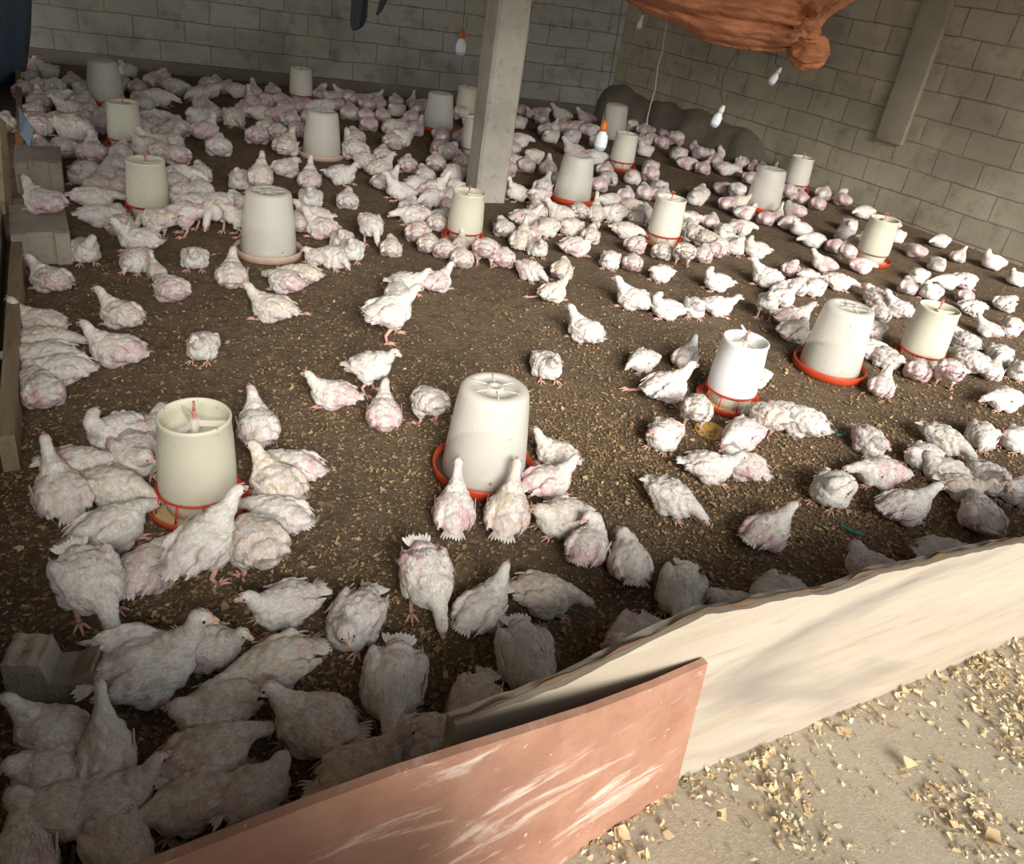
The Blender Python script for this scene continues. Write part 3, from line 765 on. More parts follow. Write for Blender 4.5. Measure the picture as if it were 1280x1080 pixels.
# ------------------------------------------------------------------ chickens
def frame(f, up=Vector((0, 0, 1))):
    f = Vector(f).normalized(); s_ = up.cross(f)
    s_ = s_.normalized() if s_.length > 1e-4 else Vector((0, 1, 0)); u = f.cross(s_)
    return Matrix((f, s_, u)).transposed()
def skin_mesh(build, voxel, it=5):
    bm = bmesh.new(); build(bm); me = bpy.data.meshes.new('t'); bm.to_mesh(me); bm.free()
    o = bpy.data.objects.new('t', me); COL.objects.link(o)
    r = o.modifiers.new('r', 'REMESH'); r.mode = 'VOXEL'; r.voxel_size = voxel
    q = o.modifiers.new('s', 'SMOOTH'); q.factor = .5; q.iterations = it
    dg = bpy.context.evaluated_depsgraph_get(); me2 = bpy.data.meshes.new_from_object(o.evaluated_get(dg))
    bpy.data.objects.remove(o); bpy.data.meshes.remove(me)
    return me2
V = Vector
POSES = {
 # torso lift, torso pitch, neck points, neck radii, head dir, legs, tail lift
 's': dict(z=.0, pit=-.10, neck=[(.045, 0, .070), (.070, 0, .094), (.080, .002, .116)], nr=[.032, .020, .0155], hd=(1, .25, -.05), tail=.35),
 'S': dict(z=.0, pit=-.10, neck=[(.045, 0, .070), (.068, 0, .094), (.074, -.004, .116)], nr=[.032, .020, .0155], hd=(.6, -.9, -.1), tail=.2),
 't': dict(z=-.004, pit=.0, neck=[(.042, 0, .066), (.066, .012, .082)], nr=[.032, .022], hd=(.8, .7, -.35), tail=.1),
 'r': dict(z=-.002, pit=.03, neck=[(.045, 0, .062), (.080, .004, .064), (.104, .006, .052)], nr=[.032, .0195, .015], hd=(1, .1, -.55), tail=.15),
 'n': dict(z=.0, pit=-.22, neck=[(.045, 0, .075), (.068, 0, .106), (.080, 0, .138)], nr=[.032, .0175, .0135], hd=(1, -.1, .25), tail=.0),
 'p': dict(z=.0, pit=-.05, neck=[(.045, 0, .070), (.062, .012, .100), (.044, .030, .112)], nr=[.032, .021, .017], hd=(-1, .35, -.45), tail=.3),
 'l': dict(z=-.002, pit=-.05, neck=[(.045, 0, .068), (.074, 0, .090), (.086, .0, .112)], nr=[.032, .020, .0155], hd=(1, -.2, -.1), tail=.1, leg='out'),
 'u': dict(z=.058, pit=-.30, neck=[(.045, 0, .072), (.070, 0, .100), (.084, 0, .124)], nr=[.032, .0195, .015], hd=(1, .15, -.05), tail=.35, leg='stand'),
 'f': dict(z=.050, pit=.12, neck=[(.046, 0, .058), (.080, .004, .038), (.100, .006, .008)], nr=[.032, .0195, .0145], hd=(.55, .05, -1), tail=.3, leg='stand'),
 'x': dict(z=.060, pit=-.22, neck=[(.045, 0, .070), (.070, .0, .096), (.086, .0, .118)], nr=[.032, .0195, .015], hd=(1, 0, -.15), tail=1.1, leg='walk'),
 'w': dict(z=.010, pit=-.12, neck=[(.045, 0, .070), (.070, -.004, .104), (.080, -.006, .138)], nr=[.032, .0205, .016], hd=(.9, -.55, .05), tail=.2, wing=True, leg='none'),
}
def tfm(P, z): # torso transform about its centre
    return Matrix.Translation((0, 0, P['z'])) @ Matrix.Translation((0, 0, .052)) @ Matrix.Rotation(P['pit'], 4, 'Y') @ Matrix.Translation((0, 0, -.052))
def build_chick(code, mir, seed):
    P = POSES[code]; T = tfm(P, 0); rs = random.Random(seed); sy = -1 if mir else 1
    def m(v): v = V(v); return V((v.x, v.y * sy, v.z))
    neck = [V(p) for p in P['neck']]
    neck = [m(T @ p) if i == 0 or P['pit'] == 0 else m(p + V((0, 0, P['z']))) for i, p in enumerate(neck)]
    hd = m(P['hd']).normalized(); H = neck[-1] + hd * .008 + V((0, 0, .004)); HF = frame(hd)
    j = lambda a: a * (1 + rs.uniform(-.1, .1))
    tl = P['tail']
    def body(bm):
        def E(c, r, rot=(0, 0, 0)):
            M = T @ Matrix.Translation(m(c)) @ Euler((rot[0] * sy, rot[1], rot[2] * sy)).to_matrix().to_4x4() @ Matrix.Diagonal((*r, 1))
            bmesh.ops.create_icosphere(bm, subdivisions=3, radius=1, matrix=M)
        E((-.004, 0, .052), (.074, .052, .047)); E((.034, 0, .050), (.040, .045, .043), (0, -.2, 0))
        E((-.052, 0, .054), (.036, .037, .034)); E((-.078, 0, .058), (.022, .020, .015), (0, -tl, 0))
        for s_ in (1, -1):
            E((-.008, s_ * .043, .058), (j(.056), .015, j(.030)), (s_ * .25, .22, s_ * -.10))
            E((-.050, s_ * .036, .050), (j(.030), .012, j(.017)), (s_ * .2, .35, s_ * -.22))
            E((-.004, s_ * .036, .028), (.036, j(.024), .026), (0, 0, s_ * .2))
            E((.036, s_ * .022, .040), (.026, j(.024), .032))
        if P.get('wing'):
            E((-.014, .036, .082), (.048, .013, .026), (-.4, .30, -.2)); E((-.044, .040, .088), (.034, .009, .020), (-.45, .35, -.25))
        pts = [neck[0]]
        for a, b in zip(neck, neck[1:]):
            for k in (1, 2, 3): pts.append(a.lerp(b, k / 3))
        rr = np.interp(np.linspace(0, 1, len(pts)), np.linspace(0, 1, len(P['nr'])), P['nr'])
        for p, r in zip(pts, rr): bmesh.ops.create_icosphere(bm, subdivisions=2, radius=float(r), matrix=Matrix.Translation(p))
        M = Matrix.Translation(H) @ HF.to_4x4()
        bmesh.ops.create_icosphere(bm, subdivisions=3, radius=1, matrix=M @ Matrix.Diagonal((.0185, .0138, .0145, 1)))
        bmesh.ops.create_icosphere(bm, subdivisions=2, radius=1, matrix=M @ Matrix.Translation((.013, 0, -.003)) @ Matrix.Diagonal((.010, .0085, .0085, 1)))
        lg = P.get('leg')
        if lg in ('stand', 'walk'):
            for s_ in (1, -1):
                dx = .0 if lg == 'stand' else (.018 * s_)
                bmesh.ops.create_icosphere(bm, subdivisions=2, radius=1, matrix=T @ Matrix.Translation(m((.0, s_ * .030, .012))) @ Matrix.Diagonal((.020, .016, .026, 1)))
    me = skin_mesh(body, .0036)
    n = len(me.vertices); co = np.empty(n * 3); me.vertices.foreach_get('co', co); co = co.reshape(-1, 3)
    no = np.empty(n * 3); me.vertices.foreach_get('normal', no) if hasattr(me.vertices, 'foreach_get') else None; no = no.reshape(-1, 3)
    Hn = np.array(H); neckd = np.min([np.linalg.norm(co - np.array(p), axis=1) for p in neck[1:] + [H]], axis=0)
    onneck = neckd < .028
    off = np.zeros(n)
    for i in range(n):
        p = V(co[i]); a = mn.noise(p * 55 + V((seed, 0, 0))) * .0050 + mn.noise(p * 120 + V((0, seed, 0))) * .0022
        off[i] = a * (.25 if onneck[i] else 1)
    co2 = co + no * off[:, None]; co2[:, 2] = np.maximum(co2[:, 2], .001)
    verts = [tuple(v) for v in co2]; faces = [tuple(p.vertices) for p in me.polygons]
    Ti = T.inverted(); mask = []
    for i in range(n):
        q = Ti @ V(co[i]); q.y = abs(q.y)
        lower = max(0, 1 - abs(q.z - .036) / .05); rear = min(1, max(0, (.025 - q.x) / .07)); side = min(1, q.y / .03)
        sk = .40 + .24 * rear * (.4 + lower) + .05 * side - .15 * (q.x > .03)
        if onneck[i]: sk = .36 if (np.linalg.norm(co[i] - Hn) > .02) else .44
        face = 0.0
        if np.linalg.norm(co[i] - np.array(H + hd * .010)) < .011: face = .42
        ye = min(1, max(.15, (q.z - .03) / .04)) if not onneck[i] else .75
        mask.append((sk, ye, face))
    me.clear_geometry() if False else None
    bpy.data.meshes.remove(me)
    fx = []
    # lobes read as feathers: small leaves lying tailwards over the torso
    def feather(p, nrm, t, L, W, lift, mk, vs, fs, ms):
        s_ = nrm.cross(t).normalized(); d = (t * math.cos(lift) + nrm * math.sin(lift)).normalized(); b = len(vs)
        P0 = p - t * L * .15 + nrm * .0002
        for (u, w_) in ((0, .35), (.5, .5), (.82, .34)):
            c = P0 + d * L * u - nrm * (u * u * L * .12)
            vs.append(tuple(c - s_ * W * w_)); vs.append(tuple(c + s_ * W * w_))
        vs.append(tuple(P0 + d * L - nrm * L * .16)); ms.extend([mk] * 7)
        fs += [(b, b + 1, b + 3, b + 2), (b + 2, b + 3, b + 5, b + 4), (b + 4, b + 5, b + 6)]
    tail_dir = (T.to_3x3() @ V((-1, 0, -.12))).normalized()
    idx = list(range(n)); rs.shuffle(idx); cnt = 0
    for i in idx:
        if cnt > 520: break
        q = Ti @ V(co[i]); nn = V(no[i]);
        if q.z < .012 or onneck[i]: continue
        sk = mask[i][0]; 
        if sk > .50 and rs.random() < .55: continue
        t = tail_dir - nn * tail_dir.dot(nn)
        if t.length < .25: t = V((0, 0, -1)) - nn * nn.z * -1
        if t.length < .05: continue
        t = (t.normalized() + V((0, rs.uniform(-.35, .35), rs.uniform(-.3, .2)))); t = (t - nn * t.dot(nn)).normalized()
        L = rs.uniform(.008, .016) * (.7 if q.x > .03 else 1); mk = (max(0, sk - .16), mask[i][1] * rs.uniform(.5, 1.3), 0)
        feather(V(co2[i]), nn, t, L, L * rs.uniform(.32, .46), rs.uniform(.0, .20), mk, verts, faces, mask); cnt += 1
    # short head and neck fluff
    for i in idx[:int(n * .9)]:
        if not onneck[i] or rs.random() > .10 or mask[i][2] > 0: continue
        nn = V(no[i]); t = (V((-hd.x, -hd.y, -.8))); t = t - nn * t.dot(nn)
        if t.length < .1: continue
        feather(V(co2[i]), nn, t.normalized(), .007, .0035, .25, (mask[i][0] * .8, mask[i][1], 0), verts, faces, mask)
    # shanks and toes
    bm = bmesh.new(); lg = P.get('leg')
    def foot(a, kn, ft, dirx=(1, 0, 0), flat=True):
        add_tube(bm, [a, kn, ft], [.0075, .0055, .0050], 7)
        d = V(dirx).normalized(); s_ = V((-d.y, d.x, 0))
        for k, L in ((-.55, .030), (0, .036), (.55, .030), (3.14, .013)):
            td = d * math.cos(k) + s_ * math.sin(k)
            add_tube(bm, [ft, ft + td * L * .5 + V((0, 0, .003)), ft + td * L + V((0, 0, -.0015))], [.0042, .0032, .0014], 6)
    if lg == 'stand':
        for s_ in (1, -1): foot(m(T @ V((.0, s_ * .030, .006))), m((-.012, s_ * .031, .032)), m((.004, s_ * .033, .0045)), m((1, s_ * .15, 0)))
    elif lg == 'walk':
        foot(m(T @ V((.014, .030, .004))), m((.020, .032, .036)), m((.052, .034, .0045))); foot(m(T @ V((-.014, -.030, .004))), m((-.026, -.03, .034)), m((-.020, -.034, .0045)))
    elif lg == 'out':
        foot(m((-.02, .04, .016)), m((-.055, .065, .010)), m((-.088, .082, .006)), m((-1, .7, 0))); foot(m((.02, -.03, .02)), m((.035, -.035, .008)), m((.05, -.036, .0045)))
    elif lg is None:
        for s_ in (1, -1): foot(m((.01, s_ * .024, .02)), m((.03, s_ * .026, .007)), m((.042, s_ * .028, .0045)), m((1, s_ * .2, 0)))
    b = len(verts); 
    for v in bm.verts: v.index = v.index
    bm.verts.index_update()
    for v in bm.verts: verts.append(tuple(v.co)); mask.append((.3, .3, 1))
    for f in bm.faces: faces.append(tuple(b + v.index for v in f.verts))
    bm.free()
    def mk_mesh(name, vs, fs, ms):
        me = bpy.data.meshes.new(name); me.from_pydata(vs, [], fs); me.shade_smooth()
        at_ = me.attributes.new('mask', 'FLOAT_COLOR', 'POINT')
        a = np.ones((len(vs), 4), dtype=np.float32); a[:, :3] = np.array(ms, dtype=np.float32); at_.data.foreach_set('color', a.ravel())
        me.materials.append(MC); return me
    # quills of tail and wings as children
    def quills(root, dirs, L, W):
        vs, fs, ms = [], [], []
        for r0, d, nn, LL in [(V(a), V(b).normalized(), V(c).normalized(), l) for a, b, c, l in dirs]:
            feather(r0, nn, d, LL, W, .02, (.1, rs.uniform(.4, .9), 0), vs, fs, ms)
        return mk_mesh(root, vs, fs, ms)
    T3 = T.to_3x3()
    tq = []
    for k in range(9):
        a = (k - 4) * .16
        tq.append((m(T @ V((-.084, a * .03, .060 + .004 * math.sin(tl)))), m(T3 @ V((-math.cos(a) * math.cos(tl), math.sin(a) * .9, math.sin(tl) - abs(a) * .2))), m(T3 @ V((math.sin(tl), a, math.cos(tl)))), rs.uniform(.030, .042)))
    tail = quills('tail', tq, 0, .010)
    wings = []
    for s_ in (1, -1):
        wq = []
        if P.get('wing') and s_ == 1:
            for k in range(14):
                u = k / 13; wq.append((m((-.004 - u * .045, .041 + .004 * u, .100 - u * .006 )), m((-.85, .12, .10 - .75 * (1 - u))), m((.25, .9, .35)), .048 + .016 * u))
        else:
            for row, (zz, LL) in enumerate(((.070, .030), (.058, .034), (.048, .030))):
                for k in range(7):
                    x = .022 - k * .0145; wq.append((m(T @ V((x, s_ * (.0575 - .004 * row - max(0, -x - .02) * .28), zz))), m(T3 @ V((-1, s_ * .02, -.24))), m(T3 @ V((.05, s_ * .93, .35 - .2 * row))), LL * rs.uniform(.7, 1.0)))
        wings.append(quills('wing', wq, 0, .009))
    # beak, comb, eyes
    M = Matrix.Translation(H) @ HF.to_4x4()
    bm = bmesh.new()
    for zz, dz in ((.001, .0), (-.0045, -.001)):
        r0 = [bm.verts.new(M @ V((.020, math.cos(a) * .0052, zz + math.sin(a) * (.0042 if dz == 0 else .0028)))) for a in [k * math.pi / 4 for k in range(8)]]
        r1 = [bm.verts.new(M @ V((.0262, math.cos(a) * .0030, zz - .001 + dz + math.sin(a) * (.003 if dz == 0 else .002)))) for a in [k * math.pi / 4 for k in range(8)]]
        tp_v = bm.verts.new(M @ V((.0315 if dz == 0 else .0285, 0, zz - .0035)))
        for k in range(8): bm.faces.new((r0[k], r0[(k + 1) % 8], r1[(k + 1) % 8], r1[k])); bm.faces.new((r1[k], r1[(k + 1) % 8], tp_v))
    beak = bm_mesh(bm, 'beak'); beak.materials.append(M_beak)
    bm = bmesh.new()
    for k in range(4): bmesh.ops.create_icosphere(bm, subdivisions=1, radius=1, matrix=M @ Matrix.Translation((.016 - k * .0048, 0, .0125 + .002 * math.sin(k))) @ Matrix.Diagonal((.0030, .0013, .0021, 1)))
    comb = bm_mesh(bm, 'comb'); comb.materials.append(M_comb)
    eyes = []
    for s_ in (1, -1):
        bm = bmesh.new(); bmesh.ops.create_icosphere(bm, subdivisions=2, radius=.0026, matrix=M @ Matrix.Translation((.0085, s_ * .0118, .0022)))
        e_ = bm_mesh(bm, 'eye'); e_.materials.append(M_eye); eyes.append(e_)
    bodym = mk_mesh('chicken_body', verts, faces, mask)
    # far version: everything in one mesh
    vs, fs, ms = list(verts), list(faces), list(mask)
    for me_, mk in ((tail, (.1, .6, 0)), (wings[0], (.1, .6, 0)), (wings[1], (.1, .6, 0)), (beak, (.2, .8, .9)), (comb, (.3, .3, 1))):
        b = len(vs); vs += [tuple(v.co) for v in me_.vertices]; fs += [tuple(b + i for i in p.vertices) for p in me_.polygons]; ms += [mk] * len(me_.vertices)
    full = mk_mesh('chicken_full', vs, fs, ms)
    low = skin_mesh(body, .0085, 3)
    ln = [tuple(v.co) for v in low.vertices]; lf = [tuple(p.vertices) for p in low.polygons]; lm = []
    for v in ln:
        q = Ti @ V(v); q.y = abs(q.y); rear = min(1, max(0, (.025 - q.x) / .07))
        lm.append((.32 + .28 * rear + .5 * mn.noise(V(v) * 30), min(1, max(.2, (q.z - .03) / .04)), 0))
    b = len(ln); k = len(verts) - len(verts)
    bpy.data.meshes.remove(low)
    # a few feathers for the far version's outline
    fstart = n
    for q_ in range(90):
        s0 = fstart + 7 * rs.randrange(0, max(1, cnt)); bb = len(ln)
        ln += verts[s0:s0 + 7]; lm += mask[s0:s0 + 7]; lf += [(bb, bb + 1, bb + 3, bb + 2), (bb + 2, bb + 3, bb + 5, bb + 4), (bb + 4, bb + 5, bb + 6)]
    return dict(body=bodym, full=full, beak=beak, comb=comb, eyes=eyes, tail=tail, wings=wings, low=(np.array(ln), lf, np.array(lm)), z=P['z'])

PROTO = {}
def proto(code, mir):
    k = (code, mir)
    if k not in PROTO: PROTO[k] = build_chick(code, mir, len(PROTO) * 3 + 1)
    return PROTO[k]

# x, y of the body's middle in the photo, pose, facing in the photo (degrees, 0 = right, 90 = away), plumage letters, size
FLOCK = '''
76,614 n 110 y 1.12|146,540 p 200 g 1.1|168,566 t 290 p 1.15|200,532 t 90 g|98,577 r 0 p|146,606 r 350 y 1.05|138,657 r 25 w 1.15|114,722 f 300 w 1.12|183,708 r 50 p 1.1
256,676 u 38 w 1.16|320,674 f 125 y 1.2|347,642 r 165 w 1.05|346,602 s 150 y 1.1|368,582 r 165 p|322,530 s 118 g 1.1|416,491 s 175 p|463,458 u 340 w|480,516 s 100 p|536,500 f 135 w 1.0
568,636 n 78 p|635,638 n 85 y 1.1|694,566 s 165 y .9|686,600 s 10 p|700,644 t 200 y 1.05|736,680 p 60 p|787,697 t 95 w 1.05|842,621 r 325 w 1.05|960,662 s 22 p 1.05|852,738 r 250 w 1.1
535,722 f 285 p 1.1|604,757 s 45 w|682,742 r 355 y|660,822 r 295 w 1.15|790,800 t 230 p 1.05|355,754 s 205 w 1.05|443,772 t 245 g 1.15|492,852 r 268 w 1.2|590,882 r 250 y 1.1|186,832 w 12 w 1.22
262,806 s 350 p .95|342,828 r 200 y 1.1|268,884 t 200 y 1.2|392,902 s 165 y 1.2|262,940 r 30 y 1.2|62,918 s 165 w 1.1|132,940 n 85 w 1.1|60,962 t 180 w|452,962 s 25 y 1.2|528,922 r 20 y 1.1
915,757 t 160 w .9|968,742 t 200 p|1090,709 t 150 p|1184,694 r 0 w 1.1|830,542 t 225 p|928,541 r 205 p 1.05|888,582 s 345 w 1.05|930,580 t 150 p .95|872,508 f 70 y 1.0|834,481 l 15 w 1.2
803,450 r 200 p .9|858,446 s 60 g|944,470 r 200 y .9|960,520 f 140 y|1002,524 r 150 w 1.2|1088,550 t 300 p|1100,588 r 180 p 1.1|1182,548 r 330 y 1.1|1154,568 t 200 w|1228,543 r 240 p
1272,547 t 200 w|1040,610 p 235 w 1.1|1132,632 s 0 g 1.1|1185,590 t 160 w|1200,606 s 340 y .9|1240,598 s 300 w 1.1|1227,641 r 105 g 1.15|1272,612 t 180 w|1256,498 r 180 p|1103,481 s 80 p
1148,462 r 60 p|1188,461 f 110 p|1216,452 r 150 w 1.1|1206,425 t 150 g|1250,442 r 280 w 1.05|1276,462 t 200 w|1238,462 s 60 y .9|1264,407 t 200 y|1236,411 s 160 g .85|1216,384 r 0 g
1207,369 r 90 p .9|1257,378 t 20 w|1086,434 r 0 y|1110,446 t 320 p|1090,412 r 10 p|1100,389 t 100 g|1095,370 t 150 p|1124,385 s 160 g|1135,357 t 100 w|1148,343 t 200 g
1184,351 r 180 w|1206,350 r 0 w 1.1|1164,364 s 200 w|1272,348 s 180 y|1242,327 p 180 w 1.1|1175,300 r 190 w|1145,313 r 150 p|1172,329 t 300 w|1198,320 s 10 y .85|1120,294 r 200 w
1112,278 r 160 p|1080,264 r 180 w|1062,281 t 300 g|1055,292 t 200 y|1045,307 r 30 p|1060,314 f 60 p|1084,314 r 60 y .9|1077,331 r 0 w 1.05|1030,329 s 168 p|1048,351 r 350 y 1.05
1001,286 s 180 w|1017,299 r 180 g|986,277 r 190 p|958,272 r 40 p|972,270 n 60 y .8|993,262 t 160 w|1001,246 t 60 p|986,238 f 80 p|1021,228 t 200 y|1030,241 t 30 w|1022,253 t 90 p
1053,249 p 150 p|1015,215 n 60 y .8|976,209 t 90 w|939,222 r 30 p|954,210 n 60 y .8|907,236 r 0 p|926,238 f 120 w|911,254 r 20 p|931,265 p 0 w|931,251 s 350 y .8
870,246 t 200 y 1.05|876,240 t 100 g|863,273 t 200 p|889,276 t 30 g|873,293 t 150 y 1.1|905,289 t 200 w|927,283 r 0 w|912,301 p 200 w|922,303 n 90 y .8|897,306 t 200 p|860,285 t 40 p
887,181 t 200 p|875,190 t 160 w|897,190 r 20 p|917,194 p 180 p|939,202 s 25 w|848,191 t 200 p 1.05|858,203 r 0 p|879,209 t 60 p|895,201 t 30 y|907,210 r 350 p|921,209 n 30 y .75
850,160 t 200 y|830,169 t 150 p|829,177 t 60 p|858,172 t 200 p|844,171 f 60 p|823,161 t 100 p|783,287 r 350 y|795,305 r 30 p|763,324 t 265 w|791,327 r 90 p|827,340 t 200 w
828,313 r 60 y|856,312 f 110 y|879,317 t 60 p|876,294 t 150 y 1.15|893,310 r 90 p|916,306 p 250 w|946,312 p 180 y|897,352 p 180 w|898,382 s 350 w|961,375 u 250 y 1.0|959,346 s 165 w 1.15
792,372 s 165 w 1.15|834,385 p 180 w 1.05|868,383 t 300 w|976,365 t 100 w|989,336 t 60 p|996,357 t 30 g|1009,345 t 200 y|1018,358 r 210 y|978,369 t 0 w|992,396 s 0 p 1.15|994,413 t 20 y 1.1
302,224 s 220 g|326,219 u 60 y|358,208 t 20 w|387,222 n 80 p|388,246 s 250 w|427,218 s 345 w|434,249 t 90 w .95|465,280 f 320 p|489,308 t 90 y|402,284 s 168 p 1.1|392,268 s 180 y|373,276 t 100 p
440,312 s 260 w|427,298 s 250 p|418,321 r 330 w|396,320 t 160 y .8|378,342 r 170 y|357,350 r 165 p 1.1|297,270 u 180 y .9|296,252 t 100 p|290,342 s 85 y 1.15|264,258 f 210 w 1.1|244,256 f 190 g 1.05
228,266 f 180 p 1.05|197,274 f 170 y 1.0|248,237 t 100 w|231,240 t 200 p|118,245 r 0 y 1.1|126,267 r 0 w|152,281 r 40 y|162,264 r 60 y .8|172,298 s 175 w 1.1|169,324 r 210 p 1.05
195,338 n 120 y .7|213,360 r 150 p 1.05|243,321 s 250 w|105,312 p 300 w|62,347 s 165 p 1.1|54,249 s 165 p|150,392 s 165 y 1.05|144,436 s 170 p 1.15|253,432 s 230 p|48,402 s 170 y 1.05|58,424 r 0 y 1.05
60,446 r 180 w 1.1|74,457 r 180 w 1.05|54,488 r 100 p 1.05|42,472 t 100 p .9|340,383 l 170 y 1.15|488,388 x 10 w 1.2|497,364 t 60 w|510,352 s 350 w 1.05|547,350 l 15 p|684,456 s 300 w 1.05
731,412 s 150 w 1.1|664,337 r 330 p 1.05|703,336 t 60 y|692,364 l 20 y 1.0|672,309 s 300 w .95|652,298 n 75 y 1.05|626,322 r 90 p 1.05|630,284 t 120 w|667,289 t 30 y .8|684,283 r 200 y 1.05|714,283 t 200 y
721,307 p 0 p 1.1|738,294 p 60 y|657,271 l 0 p|671,264 s 120 y|700,266 s 170 y|684,259 s 170 y .9|724,262 r 120 y|744,266 n 85 y .95|768,265 r 180 g 1.1|797,271 t 100 y|764,250 r 180 p|783,243 t 60 w
806,239 t 100 w|823,233 t 200 g|828,243 t 30 w|789,256 r 350 y|646,240 n 190 w|674,244 t 200 p|685,235 s 30 g|807,267 t 60 w
652,137 r 20 p|648,152 r 200 p|649,174 r 0 g|640,184 t 100 y|642,201 t 200 w|656,205 t 90 w|667,194 t 200 y|685,210 s 90 g|633,210 t 100 p|676,141 t 0 p|678,148 t 60 p|702,143 s 170 y
666,143 s 180 y .8|682,162 t 60 w|692,160 n 300 y .9|688,169 t 200 y|733,147 s 175 p|702,156 t 60 p|714,169 t 200 w 1.1|721,158 t 0 y|735,161 r 0 w|718,188 s 170 p|747,175 t 90 w|744,195 r 350 w|701,223 t 100 w
757,212 t 30 y|749,229 t 60 p|762,222 r 320 p|797,147 s 170 g|792,156 t 200 w|807,162 t 60 w|815,173 t 90 w|804,177 t 100 w|806,187 p 200 w|813,208 r 200 p|791,220 t 200 p|814,216 f 60 p
436,120 r 20 g|438,137 t 90 g|428,118 s 170 w .8|451,124 t 0 y|458,129 t 60 p|457,143 t 100 w|461,154 r 90 p|478,143 t 90 y|474,129 t 60 p|468,122 s 0 p .8|495,126 t 100 g|495,136 t 200 w|515,128 n 60 y .8
522,134 t 30 p|529,131 r 90 p|515,146 p 60 w|489,157 r 200 y|501,156 t 60 g|519,160 s 10 w|490,175 t 90 y|502,170 t 200 p|444,170 t 120 p|440,186 s 150 w 1.15|458,200 r 330 y|478,193 t 120 y
475,209 s 10 y 1.05|483,226 s 12 p 1.05|509,205 t 90 p|531,218 t 90 g 1.05|518,230 r 200 w|500,238 n 180 w|541,237 n 0 p|545,202 t 80 y|561,188 t 60 w 1.05|550,184 p 120 p|567,215 r 200 p 1.1|577,201 t 90 p
553,168 r 30 p 1.05|577,140 f 80 y|589,152 s 170 p|576,171 t 100 w|566,232 t 200 y|421,130 r 60 p|539,246 r 200 p|512,258 t 100 g|518,268 r 175 p 1.05|548,277 t 60 y|563,246 r 60 w|560,255 t 100 p .8|523,290 r 60 p 1.05
537,303 r 80 y 1.05|554,310 r 90 p|577,321 t 90 y 1.05|612,308 f 60 p 1.1|577,302 s 80 y .8|555,270 t 200 g .9|261,104 r 190 p|268,103 t 60 y|247,117 r 190 w 1.05|261,112 t 0 p|286,109 t 100 y|296,112 r 350 y
317,115 s 120 p|315,128 n 150 w|305,136 t 60 p|332,124 t 200 p|341,113 t 90 p|350,124 t 120 y 1.05|358,133 t 60 y|371,131 t 100 p|328,140 r 180 y|345,142 r 0 p|293,146 r 320 y 1.1|363,148 t 90 g 1.05
372,161 r 90 p|321,168 r 100 p 1.05|334,159 t 90 y|346,164 r 60 w|358,181 s 20 y 1.1|385,132 t 0 g|402,118 p 60 w|413,121 t 200 p|410,131 r 180 w|386,145 t 90 y|436,140 t 60 y|273,182 t 90 w 1.05|257,162 s 20 p 1.1
247,144 t 200 w 1.05|265,140 t 60 p 1.05|253,130 t 90 w|243,216 t 100 w|40,85 t 0 y|31,77 n 100 y .8|46,80 t 100 p|60,88 t 200 g|38,97 t 60 g|46,106 r 30 y|68,107 r 330 w 1.05|57,118 r 160 y 1.05|65,120 t 0 w
29,113 t 100 p|48,127 s 100 p|42,138 t 60 w|44,150 t 200 p|48,155 r 0 p|68,151 r 10 y|91,101 t 90 y|103,109 t 200 p|93,136 s 180 p|103,126 t 60 w|112,138 t 90 y|107,149 t 200 p|94,159 r 345 y 1.35
126,154 t 90 w|129,141 t 60 p|159,88 s 200 w|157,105 t 90 y|170,108 t 60 y|190,100 t 120 y|203,95 t 60 w|219,107 r 350 p 1.05|176,121 t 200 w|179,130 t 90 w|196,121 r 350 w 1.1|193,147 r 0 g|192,156 t 60 p
183,162 t 90 w|205,165 t 60 w|222,158 t 110 g|190,176 s 180 y|208,176 t 60 g|182,183 s 200 y|200,188 t 60 y|221,193 r 150 p|115,190 s 60 p 1.1|151,191 t 60 g|145,203 t 90 g|131,219 t 120 w 1.05|128,230 t 60 y
150,231 t 60 p|95,215 t 200 g 1.1|70,184 r 150 w|57,184 t 60 y|237,217 r 350 w|219,226 t 90 p|5,152 t 90 w|1068,306 t 60 w|1078,300 t 90 y|700,118 - - -'''
birds = []
for row in FLOCK.strip().replace('\n', '|').split('|'):
    f = row.split()
    if len(f) < 4 or f[1] == '-': continue
    x, y = map(float, f[0].split(',')); birds.append([x, y, f[1], float(f[2]), f[3], float(f[4]) if len(f) > 4 else 1.0])
# a few dim ones at the lower left, at the foot of the added shade wall
for b in ((60, 1015, 't', 180, 'y', 1.1), (140, 1000, 's', 20, 'w', 1.1), (235, 1000, 'r', 200, 'y', 1.1), (320, 985, 't', 30, 'w', 1.0), (150, 1060, 't', 300, 'w', 1.1), (30, 1070, 'r', 80, 'p', 1.1)):
    birds.append(list(b))

BASE = 0.84                                             # overall size of a bird
for b in birds:
    x, y, pose, hd, colr, s = b
    s *= BASE * rnd.uniform(.97, 1.03) * (1.0 + .30 * min(1, max(0, (330 - y) / 160))) * (.86 if y > 860 else 1); z = (.052 + max(0, POSES[pose]['z'])) * s
    zb = hb0.dimensions.z if False else 0
    onb = abs(x - 54) < 1 and abs(y - 249) < 1
    if onb: zb = .125
    c = at(x, y, z + zb); q = at(x + 8 * math.cos(R_(hd)), y - 8 * math.sin(R_(hd)), z + zb)
    b += [V((c.x, c.y, zb)), math.atan2(q.y - c.y, q.x - c.x) + rnd.uniform(-.12, .12), s]
    b += [px_per_m(c) * s]
